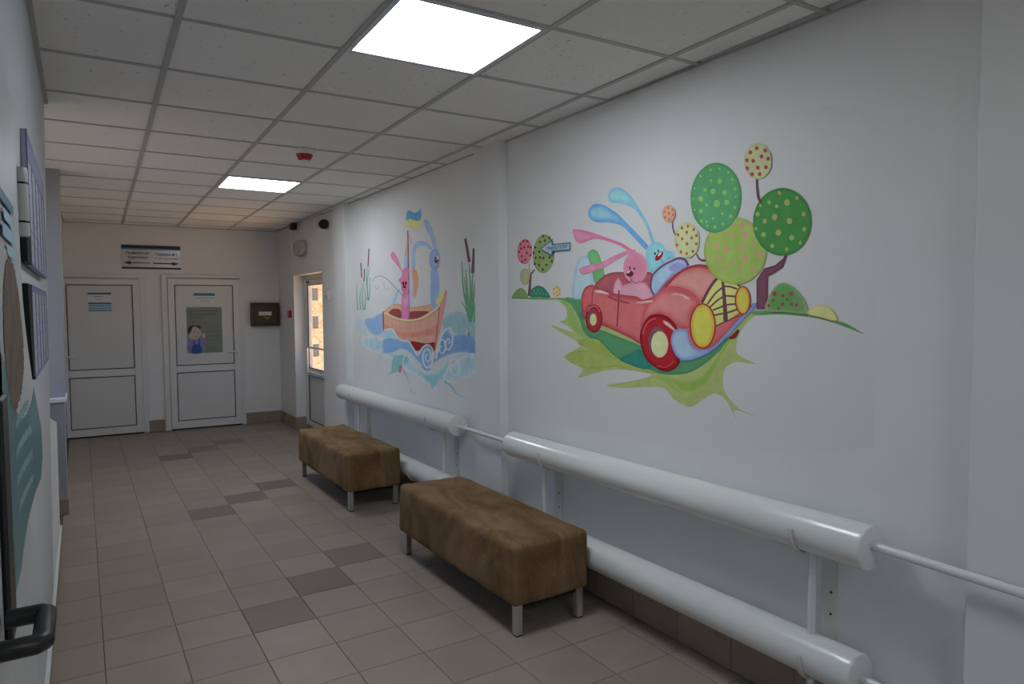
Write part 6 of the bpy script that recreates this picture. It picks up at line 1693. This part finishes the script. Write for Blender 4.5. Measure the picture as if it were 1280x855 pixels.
PIG = 2.1         # brightness of a pigment against the bare wall


class Coat:
    def __init__(s):
        s.v, s.f, s.c = [], [], []

    def poly(s, c0, c1, w, B, depth):
        if w > 0:
            g = max(7.0, min(w * 0.45, 16.0))
            lo, hi = B.min(0), B.max(0)
            X, Y = np.meshgrid(np.arange(lo[0] + g / 2, hi[0], g), np.arange(lo[1] + g / 2, hi[1], g))
            X = X + (np.arange(X.shape[0])[:, None] % 2) * g / 2
            p = np.stack([X.ravel(), Y.ravel()], 1)
            p = p[inside(p, B)] if len(p) else p
            if len(p):
                dd = edge_dist(p, B)
                p = p[dd > g * 0.35]
        else:
            p = np.zeros((0, 2))
        V = [Vector(q) for q in B] + [Vector(q) for q in p]
        n = len(B)
        vo, eo, fo, *_ = delaunay_2d_cdt(V, [], [list(range(n))], 1, 1e-4)
        vo = np.array([tuple(q) for q in vo])
        if w > 0:
            d = edge_dist(vo, B)
            t = np.clip(d / w, 0, 1)
            t = t * t * (3 - 2 * t)
        else:
            t = np.ones(len(vo))
        a, b = np.array(paint_lin(c0, PIG)), np.array(paint_lin(c1, PIG))
        col = b + (a - b) * t[:, None]
        o = len(s.v)
        for q, cc in zip(vo, col):
            k = 1 + (0.10 * noise.noise(Vector((q[0] * 0.022, q[1] * 0.012, depth * 9e4))) if w > 0 else 0)
            s.v.append((-q[0] / 1000, -depth, q[1] / 1000))
            s.c.append((*np.clip(cc * k, 0, 0.92), 1.0))
        for f in fo:
            s.f.append(tuple(i + o for i in f))

    def stroke(s, c, w0, w1, P, depth, flat):
        n = len(P)
        T = np.gradient(P, axis=0)
        T /= np.maximum(np.linalg.norm(T, axis=1), 1e-9)[:, None]
        N = np.stack([-T[:, 1], T[:, 0]], 1)
        w = np.linspace(w0, w1, n)[:, None] / 2 * np.array([flat, 1.0])      # broad brush, held upright
        o = len(s.v)
        cc = (*paint_lin(c, PIG), 1.0)
        for q in np.vstack([P + N * w, P - N * w]):
            s.v.append((-q[0] / 1000, -depth, q[1] / 1000))
            s.c.append(cc)
        for i in range(n - 1):
            s.f.append((o + i, o + i + 1, o + n + i + 1, o + n + i))

    def build(s, name, parent):
        me = bpy.data.meshes.new(name)
        me.from_pydata(s.v, [], s.f)
        at = me.color_attributes.new('pigment', 'FLOAT_COLOR', 'POINT')
        at.data.foreach_set('color', np.array(s.c, 'f').ravel())
        me.materials.append(PATCH if name == 'background_patch' else PAINT)
        return link(name, me, parent)


roots = {'car': empty('mural', (XR, 0, 0), RIGHT, 'large wall mural of two rabbits in a red car among dotted trees', 'mural', 'nursery murals on the right wall'),
         'boat': empty('mural', (XR, 0, 0), RIGHT, 'smaller wall mural of two rabbits sailing a boat between reeds', 'mural', 'nursery murals on the right wall')}
depth = {'car': 0.0004, 'boat': 0.0004}
named = {}
for which, name, par, data in MURALS:
    ct = Coat()
    for q in data:
        depth[which] += 0.00002
        if q[0] == 'area':
            B = smooth(q[5]) if q[4] else np.array(q[5], float)
            ct.poly(q[1], q[2], float(q[3]), B, depth[which])
        else:
            ct.stroke(q[1], float(q[2]), float(q[3]), smooth_open(q[4]), depth[which], 2.6 if which == 'boat' else 1.4)
    o = ct.build(name, named[par] if par else roots[which])
    if not par:
        named[name] = o
